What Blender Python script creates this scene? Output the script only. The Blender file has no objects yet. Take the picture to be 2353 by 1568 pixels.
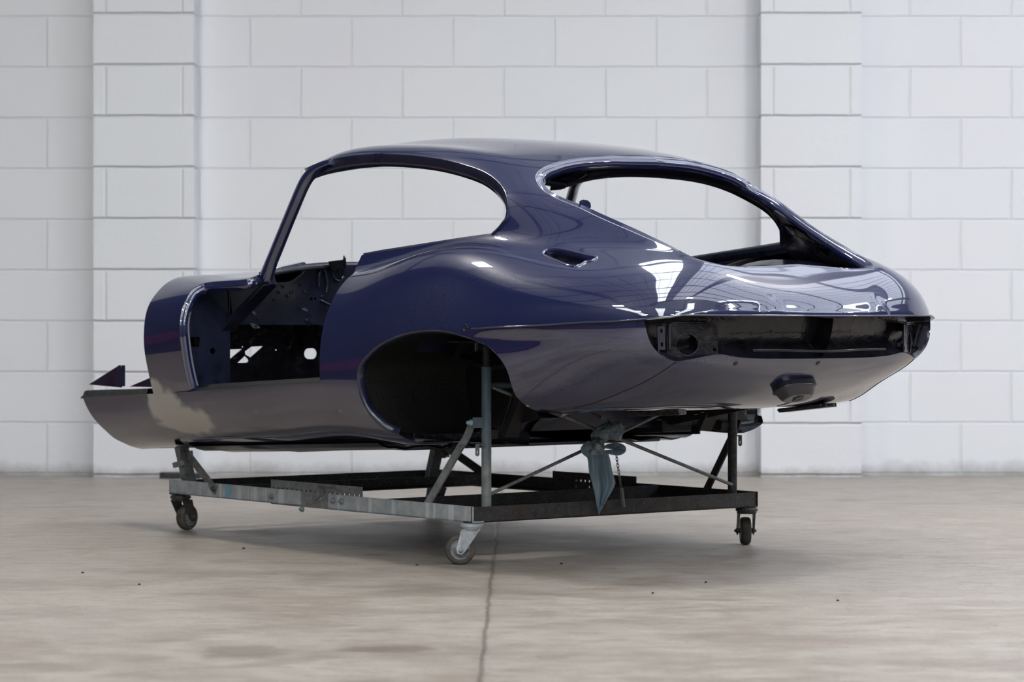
import bpy, bmesh, math, random
import numpy as np
from mathutils import Vector, Matrix, geometry
R = math.radians
rng = random.Random(7)
scene = bpy.context.scene
col = scene.collection

# ------------------------------------------------------------------ camera, world, light, exposure
CAM_H = 0.692
cam_data = bpy.data.cameras.new('camera')
cam = bpy.data.objects.new('camera', cam_data); col.objects.link(cam)
cam.location = (0, 0, CAM_H); cam.rotation_euler = (R(90), 0, 0)
cam_data.sensor_width = 36.0; cam_data.lens = 6300 / 2353 * 36.0
cam_data.shift_y = -49 / 2353
cam_data.clip_end = 200
cam_data.dof.use_dof = True; cam_data.dof.focus_distance = 7.75; cam_data.dof.aperture_fstop = 5.0
scene.camera = cam
scene.view_settings.view_transform = 'Standard'; scene.view_settings.look = 'None'
scene.view_settings.gamma = 1.0; scene.view_settings.use_curve_mapping = False
scene.view_settings.exposure = 1.42
# daylight through the roof lights and the lamps under the roof
world = bpy.data.worlds.new('world'); scene.world = world; world.use_nodes = True
world.node_tree.nodes['Background'].inputs[0].default_value = (.75, .82, .95, 1)
world.node_tree.nodes['Background'].inputs[1].default_value = .15
def area(name, loc, rot, sx, sy, power, colour=(1, 1, 1), spread=180):
    d = bpy.data.lights.new(name, 'AREA'); d.shape = 'RECTANGLE'; d.size = sx; d.size_y = sy; d.energy = power; d.color = colour; d.spread = R(spread)
    o = bpy.data.objects.new(name, d); col.objects.link(o); o.location = loc; o.rotation_euler = rot; return o
area("high_bay_lamp", (.35, 7.9, 5.1), (0, 0, 0), 1.6, 1.6, 140, (.985, .99, 1.))
CEIL = 6.6
# ------------------------------------------------------------------ the car's own frame (x forward, y to its left, z up)
YAW = R(38.2)
FWD = np.array([-math.sin(YAW), math.cos(YAW)]); LEFT = np.array([-math.cos(YAW), -math.sin(YAW)])
ORG = np.array([.319, 8.064])
def to_view(P):
    P = np.asarray(P, float)
    X = ORG[0] + P[..., 0]*FWD[0] + P[..., 1]*LEFT[0]; Z = ORG[1] + P[..., 0]*FWD[1] + P[..., 1]*LEFT[1]
    return np.stack([1176.5 + 6300*X/Z, 735 - 6300*(P[..., 2]-CAM_H)/Z], -1)
def at_y(px, py, y):
    r = (px-1176.5)/6300
    x = (r*(ORG[1]+y*LEFT[1])-ORG[0]-y*LEFT[0])/(FWD[0]-r*FWD[1]); Z = ORG[1]+x*FWD[1]+y*LEFT[1]
    return np.array([x, y, CAM_H+(735-py)*Z/6300])
def at_x(px, py, x):
    r = (px-1176.5)/6300
    y = (r*(ORG[1]+x*FWD[1])-ORG[0]-x*FWD[0])/(LEFT[0]-r*LEFT[1]); Z = ORG[1]+x*FWD[1]+y*LEFT[1]
    return np.array([x, y, CAM_H+(735-py)*Z/6300])

# ------------------------------------------------------------------ lofted spline surface
def cardinal(t, even0):
    """cubic spline basis through knots t; start mirrored-even (zero slope) or odd/natural; natural end"""
    n = len(t); h = np.diff(t); A = np.zeros((n, n)); B = np.zeros((n, n))
    A[0, 0] = 1; A[-1, -1] = 1
    if even0:
        A[0, 0] = 2*h[0]; A[0, 1] = h[0]; B[0, 1] = 6/h[0]; B[0, 0] = -6/h[0]
    for i in range(1, n-1):
        A[i, i-1] = h[i-1]; A[i, i] = 2*(h[i-1]+h[i]); A[i, i+1] = h[i]
        B[i, i+1] += 6/h[i]; B[i, i] -= 6/h[i]+6/h[i-1]; B[i, i-1] += 6/h[i-1]
    M = np.linalg.solve(A, B)
    def ev(x):
        x = np.asarray(x, float); k = np.clip(np.searchsorted(t, x)-1, 0, n-2); hh = h[k]
        a = (t[k+1]-x)/hh; b = (x-t[k])/hh; m = len(x); W = np.zeros((m, n)); D = np.zeros((m, n)); r = np.arange(m)
        W[r, k] += a; W[r, k+1] += b
        W += ((a**3-a)*hh**2/6)[:, None]*M[k] + ((b**3-b)*hh**2/6)[:, None]*M[k+1]
        D[r, k] -= 1/hh; D[r, k+1] += 1/hh
        D += (-(3*a*a-1)*hh/6)[:, None]*M[k] + ((3*b*b-1)*hh/6)[:, None]*M[k+1]
        return W, D
    return ev
class Loft:
    """G[row u, station v] -> points; u=0 lies on the centre plane, v=0 optionally too"""
    def __init__(s, G, vsym=True):
        s.G = np.asarray(G, float)
        du = np.linalg.norm(np.diff(s.G, axis=0), axis=2).mean(1); dv = np.linalg.norm(np.diff(s.G, axis=1), axis=2)
        dv = np.sort(dv, axis=0)[len(dv)//2:].mean(0)
        s.tu = np.concatenate([[0], np.cumsum(du)]); s.tv = np.concatenate([[0], np.cumsum(dv)])
        s.ue, s.uo = cardinal(s.tu, True), cardinal(s.tu, False)
        s.ve, s.vo = cardinal(s.tv, vsym), cardinal(s.tv, False)
    def ev(s, P):
        P = np.asarray(P, float).reshape(-1, 2)
        We, De = s.ue(P[:, 0]); Wo, Do = s.uo(P[:, 0]); Ve, Fe = s.ve(P[:, 1]); Vo, Fo = s.vo(P[:, 1])
        f = lambda a, b, k: np.einsum('pi,ij,pj->p', a, s.G[:, :, k], b)
        S = np.stack([f(We, Ve, 0), f(Wo, Vo, 1), f(We, Ve, 2)], 1)
        U = np.stack([f(De, Ve, 0), f(Do, Vo, 1), f(De, Ve, 2)], 1)
        V = np.stack([f(We, Fe, 0), f(Wo, Fo, 1), f(We, Fe, 2)], 1)
        N = np.cross(V, U); N /= np.maximum(np.linalg.norm(N, axis=1), 1e-9)[:, None]
        return S, N, U, V
    def table(s):
        if not hasattr(s, 'T'):
            a, b = np.meshgrid(np.linspace(0, s.tu[-1], 220), np.linspace(0, s.tv[-1], 260), indexing='ij')
            s.TP = np.stack([a.ravel(), b.ravel()], 1); s.T, s.TN, _, _ = s.ev(s.TP); s.TV = to_view(s.T)
            c = np.array([0, 0, 0.])
            d0 = -ORG; camc = np.array([d0@FWD, d0@LEFT, CAM_H]); s.camc = camc
            s.front = ((camc-s.T)*s.TN).sum(1) > 0
        return s
    def hit(s, pts, guide=None):
        """(u, v) of the surface points seen along given view rays"""
        s.table(); out = []
        for p in pts:
            d = np.hypot(*(s.TV-p).T); d = np.where(s.front, d, d+1e4)
            if guide is not None: d = d + 60*np.linalg.norm(s.T-guide, axis=1)
            q = s.TP[np.argmin(d)].copy()
            for _ in range(12):
                e = 1e-4; S = s.ev([q, q+[e, 0], q+[0, e]])[0]; w = to_view(S)
                J = np.stack([(w[1]-w[0])/e, (w[2]-w[0])/e], 1)
                st = np.linalg.lstsq(J, p-w[0], rcond=.02)[0]; L = np.linalg.norm(st)
                q = q + st*min(1, .05/max(L, 1e-9)); q = np.clip(q, [0, 0], [s.tu[-1], s.tv[-1]])
                if L < 1e-5: break
            out.append(q)
        return np.array(out)
    def near(s, P):
        """(u, v) of the surface points closest to 3D points"""
        s.table(); out = []
        for p in np.asarray(P, float).reshape(-1, 3):
            q = s.TP[np.argmin(((s.T-p)**2).sum(1))].copy()
            for _ in range(8):
                S, N, U, V = s.ev([q]); J = np.stack([U[0], V[0]], 1)
                q = np.clip(q + np.linalg.lstsq(J, p-S[0], rcond=1e-3)[0], [0, 0], [s.tu[-1], s.tv[-1]])
            out.append(q)
        return np.array(out)

def dense(P, step, closed=False):
    """resample a polyline with a Catmull-free linear walk"""
    P = np.asarray(P, float); P = np.vstack([P, P[:1]]) if closed else P; o = []
    for a, b in zip(P[:-1], P[1:]):
        n = max(1, int(math.ceil(np.linalg.norm(b-a)/step)))
        o += [a+(b-a)*i/n for i in range(n)]
    if not closed: o.append(P[-1])
    return np.array(o)
def smooth(P, n=6):
    """smooth curve through points (centripetal-ish Catmull-Rom)"""
    P = np.asarray(P, float); Q = np.vstack([2*P[0]-P[1], P, 2*P[-1]-P[-2]]); o = []
    for i in range(1, len(Q)-2):
        p0, p1, p2, p3 = Q[i-1], Q[i], Q[i+1], Q[i+2]
        L = np.linalg.norm(p2-p1); m1 = (p2-p0)/2; m2 = (p3-p1)/2
        for m in (m1, m2):
            l = np.linalg.norm(m)
            if l > L*1.2: m *= L*1.2/l
        for k in range(n):
            t = k/n; o.append((2*t**3-3*t*t+1)*p1+(t**3-2*t*t+t)*m1+(-2*t**3+3*t*t)*p2+(t**3-t*t)*m2)
    o.append(P[-1]); return np.array(o)
def inside(poly, P):
    x, y = P[:, 0], P[:, 1]; c = np.zeros(len(P), bool); q = np.roll(poly, 1, 0)
    for (ax, ay), (bx, by) in zip(poly, q):
        m = ((ay > y) != (by > y)); 
        if ay != by: c ^= m & (x < (bx-ax)*(y-ay)/(by-ay)+ax)
    return c
def segdist(poly, P, chunk=4000):
    A = poly; B = np.roll(poly, -1, 0); d = B-A; L = np.maximum((d**2).sum(1), 1e-12); o = np.empty(len(P))
    for i in range(0, len(P), chunk):
        p = P[i:i+chunk]; t = np.clip(((p[:, None]-A)*d).sum(2)/L, 0, 1)
        o[i:i+chunk] = np.sqrt((((A+t[..., None]*d)-p[:, None])**2).sum(2)).min(1)
    return o
def trim(outer, holes, step):
    """constrained triangulation of a region of the parameter plane"""
    loops = [dense(l, step, True) for l in [outer]+holes]
    lo, hi = loops[0].min(0), loops[0].max(0)
    a, b = np.meshgrid(np.arange(lo[0], hi[0], step), np.arange(lo[1], hi[1], step), indexing='ij')
    P = np.stack([a.ravel(), b.ravel()], 1); ok = inside(loops[0], P)
    for l in loops[1:]: ok &= ~inside(l, P)
    P = P[ok]
    for l in loops: P = P[segdist(l, P) > .45*step]
    V = []; E = []
    for l in loops:
        k = len(V); V += list(l); E += [(k+i, k+(i+1) % len(l)) for i in range(len(l))]
    V += list(P)
    r = geometry.delaunay_2d_cdt([Vector(p) for p in V], E, [], 0, 1e-6)
    V = np.array([(p.x, p.y) for p in r[0]]); T = np.array([f for f in r[2] if len(f) == 3])
    c = V[T].mean(1); ok = inside(loops[0], c)
    for l in loops[1:]: ok &= ~inside(l, c)
    return V, T[ok]
def sheet_mesh(name, V, N, T, thick, mirror=True):
    """a thin sheet with outer and inner skins (analytic normals) and a rim"""
    a, b, c = V[T[:, 0]], V[T[:, 1]], V[T[:, 2]]
    fl = (np.cross(b-a, c-a)*N[T[:, 0]]).sum(1) < 0; T = T.copy(); T[fl] = T[fl][:, ::-1]
    n = len(V); W = np.vstack([V, V-N*thick]); NN = np.vstack([N, -N])
    faces = [tuple(t) for t in T] + [tuple(t[::-1]+n) for t in T]
    cnt = {}
    for t in T:
        for i in range(3):
            e = (t[i], t[(i+1) % 3]); cnt[e] = cnt.get(e, 0)+1
    rim = [e for e in cnt if (e[1], e[0]) not in cnt]
    if mirror: rim = [e for e in rim if not (abs(V[e[0]][1]) < 1e-5 and abs(V[e[1]][1]) < 1e-5)]
    rf = [(e[1], e[0], e[0]+n, e[1]+n) for e in rim]
    me = bpy.data.meshes.new(name); nv = len(W); F = faces+rf; nm = [NN[i] for f in faces for i in f]; rim_n = []
    for f in rf:
        q = np.cross(W[f[1]]-W[f[0]], W[f[2]]-W[f[0]]); q = q/max(np.linalg.norm(q), 1e-12); rim_n += [q]*4
    nm += rim_n
    if mirror:
        W2 = W*[1, -1, 1]; F2 = [tuple(i+nv for i in f[::-1]) for f in F]
        k = 0; nm2 = []
        for f in F:
            nm2 += [q*[1, -1, 1] for q in nm[k:k+len(f)][::-1]]; k += len(f)
        W = np.vstack([W, W2]); F = F+F2; nm = nm+nm2
    me.from_pydata([tuple(p) for p in W], [], F); me.polygons.foreach_set('use_smooth', [True]*len(F))
    me.normals_split_custom_set([tuple(q) for q in nm])
    return me

# ------------------------------------------------------------------ body surface: rows from roof centre to sill, stations from tail to nose
ST = [
 [(-.54,0,0.985),(-.61,0,0.948),(-.69,0,0.89),(-.76,0,0.838),(-.7821,0,0.8225),(-.8019,0,0.8077),(-.8204,0,0.7923),(-.8373,0,0.7762),(-.8522,0,0.7591),(-.8649,0,0.7407),(-.875,0,0.7211),(-.882,0,0.7),(-.865,0,0.63),(-.8,0,0.555),(-.7,0,0.5),(-.56,0,0.452),(-.42,0,0.438)],
 [(-.53,0,0.99),(-.6,0.05,0.948),(-.68,0.1,0.892),(-.748,0.16,0.842),(-.769,0.172,0.828),(-.7883,0.1811,0.8137),(-.8064,0.1883,0.7982),(-.8229,0.194,0.7814),(-.8373,0.1985,0.7632),(-.8489,0.2019,0.7436),(-.8574,0.2044,0.7225),(-.862,0.206,0.7),(-.845,0.2,0.63),(-.785,0.185,0.555),(-.69,0.16,0.5),(-.56,0.13,0.453),(-.43,0.1,0.438)],
 [(-.5,0,1),(-.56,0.1,0.96),(-.63,0.21,0.9),(-.7,0.3,0.855),(-.7212,0.3292,0.8476),(-.7386,0.3551,0.8358),(-.7535,0.379,0.8201),(-.766,0.4007,0.8011),(-.7761,0.4198,0.7793),(-.7839,0.436,0.7549),(-.7892,0.4488,0.7283),(-.792,0.458,0.7),(-.783,0.456,0.625),(-.738,0.412,0.558),(-.655,0.342,0.503),(-.55,0.265,0.458),(-.44,0.2,0.441)],
 [(-.42,0,1.045),(-.46,0.13,1.015),(-.51,0.25,0.967),(-.54,0.345,0.922),(-.5563,0.386,0.8916),(-.5701,0.4287,0.8696),(-.5824,0.4723,0.8502),(-.5931,0.5145,0.8303),(-.602,0.553,0.8075),(-.6089,0.5857,0.7795),(-.6137,0.6106,0.7441),(-.616,0.625,0.7),(-.612,0.62,0.625),(-.594,0.572,0.562),(-.56,0.495,0.503),(-.52,0.4,0.459),(-.46,0.3,0.443)],
 [(-.3,0,1.1),(-.33,0.16,1.075),(-.35,0.3,1.035),(-.355,0.382,1.002),(-.36,0.435,0.955),(-.365,0.49,0.905),(-.367,0.52,0.885),(-.37,0.558,0.862),(-.375,0.612,0.848),(-.378,0.655,0.822),(-.38,0.692,0.785),(-.38,0.728,0.695),(-.38,0.728,0.62),(-.38,0.705,0.545),(-.38,0.65,0.487),(-.38,0.56,0.45),(-.37,0.45,0.438)],
 [(-.14,0,1.168),(-.14,0.17,1.155),(-.14,0.34,1.122),(-.14,0.425,1.086),(-.14,0.5,1.045),(-.14,0.55,0.975),(-.14,0.572,0.928),(-.14,0.606,0.899),(-.14,0.65,0.891),(-.14,0.692,0.865),(-.14,0.728,0.815),(-.14,0.765,0.7),(-.14,0.775,0.61),(-.14,0.765,0.525),(-.14,0.73,0.445),(-.14,0.665,0.41),(-.14,0.58,0.398)],
 [(0.1,0,1.212),(0.1,0.19,1.204),(0.1,0.37,1.178),(0.1,0.485,1.145),(0.1,0.545,1.07),(0.1,0.575,0.985),(0.1,0.598,0.917),(0.1,0.622,0.886),(0.1,0.658,0.88),(0.1,0.7,0.857),(0.1,0.74,0.805),(0.1,0.775,0.7),(0.1,0.785,0.6),(0.1,0.78,0.51),(0.1,0.755,0.425),(0.1,0.695,0.365),(0.1,0.62,0.342)],
 [(0.42,0,1.245),(0.42,0.2,1.237),(0.42,0.38,1.212),(0.42,0.5,1.18),(0.42,0.555,1.08),(0.42,0.592,0.97),(0.42,0.618,0.886),(0.42,0.645,0.838),(0.42,0.674,0.821),(0.42,0.704,0.793),(0.42,0.735,0.752),(0.42,0.767,0.68),(0.42,0.783,0.585),(0.42,0.78,0.5),(0.42,0.752,0.415),(0.42,0.69,0.362),(0.42,0.615,0.342)],
 [(0.75,0,1.255),(0.75,0.2,1.247),(0.75,0.38,1.222),(0.73,0.505,1.18),(0.74,0.555,1.08),(0.75,0.592,0.965),(0.75,0.618,0.875),(0.75,0.645,0.82),(0.75,0.675,0.8),(0.75,0.705,0.773),(0.75,0.733,0.735),(0.75,0.755,0.665),(0.75,0.772,0.57),(0.75,0.77,0.485),(0.75,0.745,0.4),(0.75,0.685,0.345),(0.75,0.61,0.322)],
 [(1.03,0,1.218),(1.02,0.2,1.207),(0.98,0.38,1.18),(0.9,0.51,1.152),(1,0.56,1.06),(1.05,0.6,0.94),(1.051,0.615,0.888),(1.05,0.635,0.84),(1.05,0.67,0.79),(1.05,0.69,0.762),(1.05,0.71,0.735),(1.05,0.765,0.655),(1.05,0.768,0.56),(1.05,0.758,0.475),(1.05,0.735,0.39),(1.05,0.675,0.328),(1.05,0.6,0.305)],
 [(1.32,0,1.13),(1.31,0.2,1.12),(1.27,0.38,1.09),(1.2,0.52,1.07),(1.3,0.56,0.98),(1.4,0.6,0.9),(1.404,0.614,0.861),(1.4,0.63,0.82),(1.4,0.66,0.77),(1.4,0.677,0.741),(1.4,0.695,0.715),(1.4,0.752,0.645),(1.4,0.745,0.55),(1.4,0.722,0.465),(1.4,0.7,0.375),(1.4,0.645,0.308),(1.4,0.57,0.284)],
 [(1.75,0,0.95),(1.74,0.2,0.94),(1.7,0.38,0.91),(1.65,0.52,0.9),(1.75,0.56,0.85),(1.9,0.58,0.8),(1.907,0.592,0.775),(1.9,0.61,0.75),(1.9,0.64,0.72),(1.901,0.652,0.7),(1.9,0.665,0.68),(1.9,0.715,0.62),(1.9,0.71,0.535),(1.9,0.685,0.445),(1.9,0.665,0.35),(1.9,0.61,0.28),(1.9,0.54,0.255)],
 [(2.1,0,0.75),(2.1,0.2,0.74),(2.1,0.38,0.73),(2.1,0.52,0.72),(2.15,0.56,0.71),(2.2,0.58,0.7),(2.202,0.588,0.695),(2.2,0.6,0.69),(2.2,0.62,0.68),(2.2,0.629,0.667),(2.2,0.64,0.65),(2.2,0.69,0.6),(2.2,0.685,0.525),(2.2,0.655,0.435),(2.2,0.635,0.335),(2.2,0.585,0.262),(2.2,0.515,0.236)],
]
BODY = Loft(np.array(ST).transpose(1, 0, 2))
P_GUT = [(703,390),(728.6,378.5),(773,366.7),(821,359),(869,356),(916.7,357),(964.5,361),(1012,367.7),(1060,379),(1108,395),(1140,415.5),(1159,439),(1167,465),(1167,484),(1164,501.6),(1156,513),(1146,525.5),(1130,540.5)]
P_SILLW = [(1130,540.5),(1060,550),(964.5,564.8),(869,579.7),(831,586.8)]
P_JAMB = [(831,586.8),(818,615),(813,628),(798.7,640),(779.6,662.7),(766.8,685),(754,713.7),(744.5,742),(738,777.5),(734.5,821),(735,883.2)]
P_DOORB = [(735,883.2),(628,889.6),(532.6,894.4),(435.4,900.8)]
P_SILLT = [(435.4,900.8),(357,905.5),(190,913.5)]
P_NOSE = [(190,913.5),(201,939),(220,967.7),(245.7,993),(264.8,1009),(290,1021)]
P_ARCH = [(916,999.4),(899,996),(875.6,981.4),(854,960),(839.5,939),(829,915.5),(822.5,890),(820,866.6),(822.5,849.6),(830,832.6),(843.7,815.6),(865,796.5),(897,778.4),(929,766.7),(960.6,760.8),(992.5,758.7),(1024,761.4),(1056,770),(1088,780.6),(1120,796.5),(1141,815.6),(1156,834.7),(1166.7,856),(1175,883.6),(1184,907),(1198.6,924),(1215.6,937.8),(1232.6,944)]
P_HATCH = [(1405,358),(1341,361.7),(1290,370),(1262,379.5),(1243,389),(1233,399),(1231.5,409),(1236,422),(1249,438),(1275,454),(1305,467),(1333,478.5),(1371,497),(1409,514),(1448,530.5),(1478,543.5),(1533,566.5),(1562,579.5),(1606,596),(1640,605),(1668,610.5),(1721,614.5),(1760,615.5)]
P_FILL = [(1247,585),(1252,577),(1262,573.5),(1280,573),(1320,580),(1350,588),(1370,592),(1362,598),(1345,602),(1333,609),(1321,612),(1305,609),(1280,599),(1258,590)]
P_RECESS = [(1480,736),(1490,776.8),(1505.4,804),(1526,821),(1553,830.5),(1587,826),(1651.6,815),(1692,821),(1740,824.4),(1800,825)]
# ------------------------------------------------------------------ node materials
def new_mat(name):
    m = bpy.data.materials.new(name); m.use_nodes = True; nt = m.node_tree
    return m, nt, nt.nodes['Principled BSDF']
class NT:
    def __init__(s, name): s.m, s.t, s.b = new_mat(name)
    def n(s, kind, **kw):
        x = s.t.nodes.new(kind)
        for k, v in kw.items():
            if k == 'op': x.operation = v
            elif hasattr(x, k) and k not in x.inputs: setattr(x, k, v)
            else: x.inputs[k].default_value = v
        return x
    def l(s, a, b): s.t.links.new(a, b)
    def obj(s): return s.n('ShaderNodeTexCoord').outputs['Object']
    def pos(s): return s.n('ShaderNodeNewGeometry').outputs['Position']
    def mapped(s, src, scale=(1, 1, 1), loc=(0, 0, 0), rot=(0, 0, 0)):
        x = s.n('ShaderNodeMapping'); x.inputs['Scale'].default_value = scale; x.inputs['Location'].default_value = loc; x.inputs['Rotation'].default_value = rot
        s.l(src, x.inputs['Vector']); return x.outputs['Vector']
    def noise(s, src, scale, detail=4, rough=.55, dist=0):
        x = s.n('ShaderNodeTexNoise'); x.inputs['Scale'].default_value = scale; x.inputs['Detail'].default_value = detail
        x.inputs['Roughness'].default_value = rough; x.inputs['Distortion'].default_value = dist
        s.l(src, x.inputs['Vector']); return x.outputs['Fac']
    def ramp(s, src, stops):
        x = s.n('ShaderNodeValToRGB'); e = x.color_ramp.elements
        while len(e) < len(stops): e.new(.5)
        for q, (p, c) in zip(e, stops):
            q.position = p; q.color = (*c, 1) if not isinstance(c, (int, float)) else (c, c, c, 1)
        s.l(src, x.inputs['Fac']); return x.outputs['Color']
    def math(s, op, a, b=None, c=None, clamp=False):
        x = s.n('ShaderNodeMath', op=op); x.use_clamp = clamp
        for i, v in enumerate((a, b, c)):
            if v is None: continue
            if isinstance(v, (int, float)): x.inputs[i].default_value = v
            else: s.l(v, x.inputs[i])
        return x.outputs[0]
    def mix(s, f, a, b, mode='MIX'):
        x = s.n('ShaderNodeMix'); x.data_type = 'RGBA'; x.blend_type = mode
        for i, v in ((0, f), (6, a), (7, b)):
            if isinstance(v, (int, float)): x.inputs[i].default_value = v
            elif isinstance(v, tuple): x.inputs[i].default_value = (*v, 1)
            else: s.l(v, x.inputs[i])
        return x.outputs[2]
    def bump(s, h, strength=.3, dist=.01):
        x = s.n('ShaderNodeBump'); x.inputs['Strength'].default_value = strength; x.inputs['Distance'].default_value = dist
        s.l(h, x.inputs['Height']); s.l(x.outputs['Normal'], s.b.inputs['Normal']); return x
    def set(s, **kw):
        for k, v in kw.items():
            k = {'base': 'Base Color', 'rough': 'Roughness', 'metal': 'Metallic', 'coat': 'Coat Weight', 'coat_rough': 'Coat Roughness', 'coat_ior': 'Coat IOR', 'trans': 'Transmission Weight', 'alpha': 'Alpha', 'spec': 'Specular IOR Level', 'emit': 'Emission Color', 'estr': 'Emission Strength'}.get(k, k)
            i = s.b.inputs[k]
            if isinstance(v, (int, float)): i.default_value = v
            elif isinstance(v, tuple): i.default_value = (*v, 1)
            else: s.l(v, i)
        return s
    def xyz(s, src):
        x = s.n('ShaderNodeSeparateXYZ'); s.l(src, x.inputs[0]); return x.outputs
MAT = {}
# blue body paint, with one patch rubbed back to grey filler on the sill and two small filler spots
t = NT('blue_paint'); o = t.obj(); X, Y, Z = t.xyz(o)
nz = t.noise(o, 9, 4, .6, .3); nz2 = t.math('MULTIPLY', t.math('SUBTRACT', nz, .5), .9)
def blob(cx, cz, rx, rz):
    a = t.math('POWER', t.math('DIVIDE', t.math('SUBTRACT', X, cx), rx), 2); b = t.math('POWER', t.math('DIVIDE', t.math('SUBTRACT', Z, cz), rz), 2)
    return t.math('SQRT', t.math('ADD', a, b))
left = t.math('GREATER_THAN', Y, 0)
d = t.math('MINIMUM', t.math('MINIMUM', blob(1.385, .412, .155, .066), blob(1.24, .375, .16, .052)), t.math('MINIMUM', blob(1.445, .457, .075, .05), blob(1.3, .36, .2, .03)))
d = t.math('ADD', d, nz2)
patch = t.math('MULTIPLY', t.ramp(d, [(.70, 1.), (.95, 0.)]), left)
halo = t.math('MULTIPLY', t.ramp(d, [(.88, 1.), (1.06, 0.)]), left)
spot = t.math('MULTIPLY', t.math('LESS_THAN', t.math('ADD', t.math('MINIMUM', blob(.80, .418, .014, .008), blob(.345, .43, .012, .006)), nz2), .85), left)
fl = t.n('ShaderNodeTexVoronoi'); fl.inputs['Scale'].default_value = 900; t.l(o, fl.inputs['Vector'])
base = t.mix(t.math('MULTIPLY', t.xyz(fl.outputs['Color'])[0], .3), (.0035, .0075, .052), (.007, .013, .078))
base = t.mix(t.math('MULTIPLY', halo, .8), base, (.03, .055, .085)); base = t.mix(patch, base, (.50, .475, .44)); base = t.mix(t.math('MULTIPLY', spot, .6), base, (.30, .28, .24))
cov = t.math('SUBTRACT', 1.0, t.math('MAXIMUM', patch, spot))
t.set(base=base, metal=0., spec=.25, rough=t.mix(cov, (.55, .55, .55), (.34, .34, .34)), coat=cov, coat_rough=.012, coat_ior=2.1)
MAT['paint'] = t.m
t = NT('shadowed_blue_paint'); o = t.obj(); n1 = t.noise(o, 14, 5)
t.set(base=t.ramp(n1, [(.3, (.006, .008, .022)), (.7, (.012, .016, .045))]), rough=t.ramp(n1, [(.3, .22), (.7, .45)]), coat=.6, coat_rough=.12); t.bump(t.noise(o, 60, 3), .15, .004); MAT['inner'] = t.m
t = NT('black_paint'); o = t.obj(); n1 = t.noise(o, 22, 5, .6, .5)
t.set(base=t.ramp(n1, [(.35, (.004, .004, .006)), (.7, (.010, .010, .016))]), rough=t.ramp(n1, [(.35, .13), (.7, .3)])); t.bump(t.noise(o, 26, 3, .5, .4), .25, .012); MAT['black'] = t.m
t = NT('black_underseal'); o = t.obj(); n1 = t.noise(o, 120, 6, .7)
t.set(base=(.007, .007, .0075), rough=.45); t.bump(n1, .5, .006); MAT['underseal'] = t.m
t = NT('floor_pan_paint'); o = t.obj(); t.set(base=(.012, .013, .02), rough=.25, coat=.5, coat_rough=.1); t.bump(t.noise(o, 30, 3), .1, .005); MAT['pan'] = t.m
def steel(name, c0, c1, rust, rough=.45, streak=True, metal=.6):
    t = NT(name); o = t.obj(); n1 = t.noise(o, 35, 6, .65); sp = t.noise(o, 260, 2, .5)
    base = t.ramp(n1, [(.35, c0), (.68, c1)])
    if rust: base = t.mix(t.ramp(t.noise(t.mapped(o, (9, 9, 22)), 1.3, 5, .7), [(.58-.12*rust, 0.), (.72, 1.)]), base, (.055, .035, .026))
    if streak:
        st = t.noise(t.mapped(o, (26, 26, .8)), 1.0, 3, .5); base = t.mix(t.ramp(st, [(.55, 0.), (.62, .75)]), base, (.60, .64, .67))
        sb = t.noise(t.mapped(o, (13, 13, .5), (3, 1, 0)), 1.0, 2, .5); base = t.mix(t.ramp(sb, [(.61, 0.), (.66, .8)]), base, (.16, .40, .52))
    base = t.mix(t.ramp(sp, [(.66, 0.), (.72, .55)]), base, (.5, .5, .5))
    t.set(base=base, metal=metal, rough=rough); t.bump(n1, .12, .003); return t.m
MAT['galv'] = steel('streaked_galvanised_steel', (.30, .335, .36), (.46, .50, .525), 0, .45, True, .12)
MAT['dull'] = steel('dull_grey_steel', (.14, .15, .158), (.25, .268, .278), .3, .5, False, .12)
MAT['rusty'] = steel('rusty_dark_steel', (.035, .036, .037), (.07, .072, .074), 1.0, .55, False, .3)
MAT['dark'] = steel('dark_steel', (.016, .018, .018), (.035, .038, .038), .2, .55, False, .2)
t = NT('blue_dusted_steel'); o = t.obj(); X, Y, Z = t.xyz(o); n1 = t.noise(o, 30, 5)
zz = t.math('ADD', Z, t.math('MULTIPLY', t.math('SUBTRACT', n1, .5), .10))
f = t.ramp(zz, [(.27, 0.), (.40, 1.), (.555, 1.), (.575, .1)])
t.set(base=t.mix(f, t.ramp(n1, [(.3, (.13, .145, .15)), (.7, (.26, .27, .28))]), t.ramp(n1, [(.3, (.07, .115, .15)), (.7, (.12, .175, .215))])), metal=.05, rough=.45); MAT['bluetube'] = t.m
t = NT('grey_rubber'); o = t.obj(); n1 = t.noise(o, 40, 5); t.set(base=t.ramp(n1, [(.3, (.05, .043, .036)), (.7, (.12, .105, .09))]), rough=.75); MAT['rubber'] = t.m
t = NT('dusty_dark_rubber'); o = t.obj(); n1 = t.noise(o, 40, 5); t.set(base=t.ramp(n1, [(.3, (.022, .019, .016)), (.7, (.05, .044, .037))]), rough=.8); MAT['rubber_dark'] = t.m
t = NT('thin_blue_cloth'); o = t.obj(); n1 = t.noise(o, 26, 6, .7); fold = t.noise(t.mapped(o, (30, 30, 4)), 1.2, 4)
t.set(base=t.mix(t.ramp(fold, [(.42, 0.), (.62, 1.)]), t.ramp(n1, [(.3, (.09, .135, .17)), (.7, (.20, .27, .32))]), t.ramp(n1, [(.3, (.42, .50, .54)), (.7, (.62, .68, .70))])), rough=.85)  # fold noise puts pale backlit stripes and dark folds into the colour
tr = t.n('ShaderNodeBsdfTranslucent'); tr.inputs[0].default_value = (.72, .86, .95, 1); mx = t.n('ShaderNodeMixShader'); mx.inputs[0].default_value = .68
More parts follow.
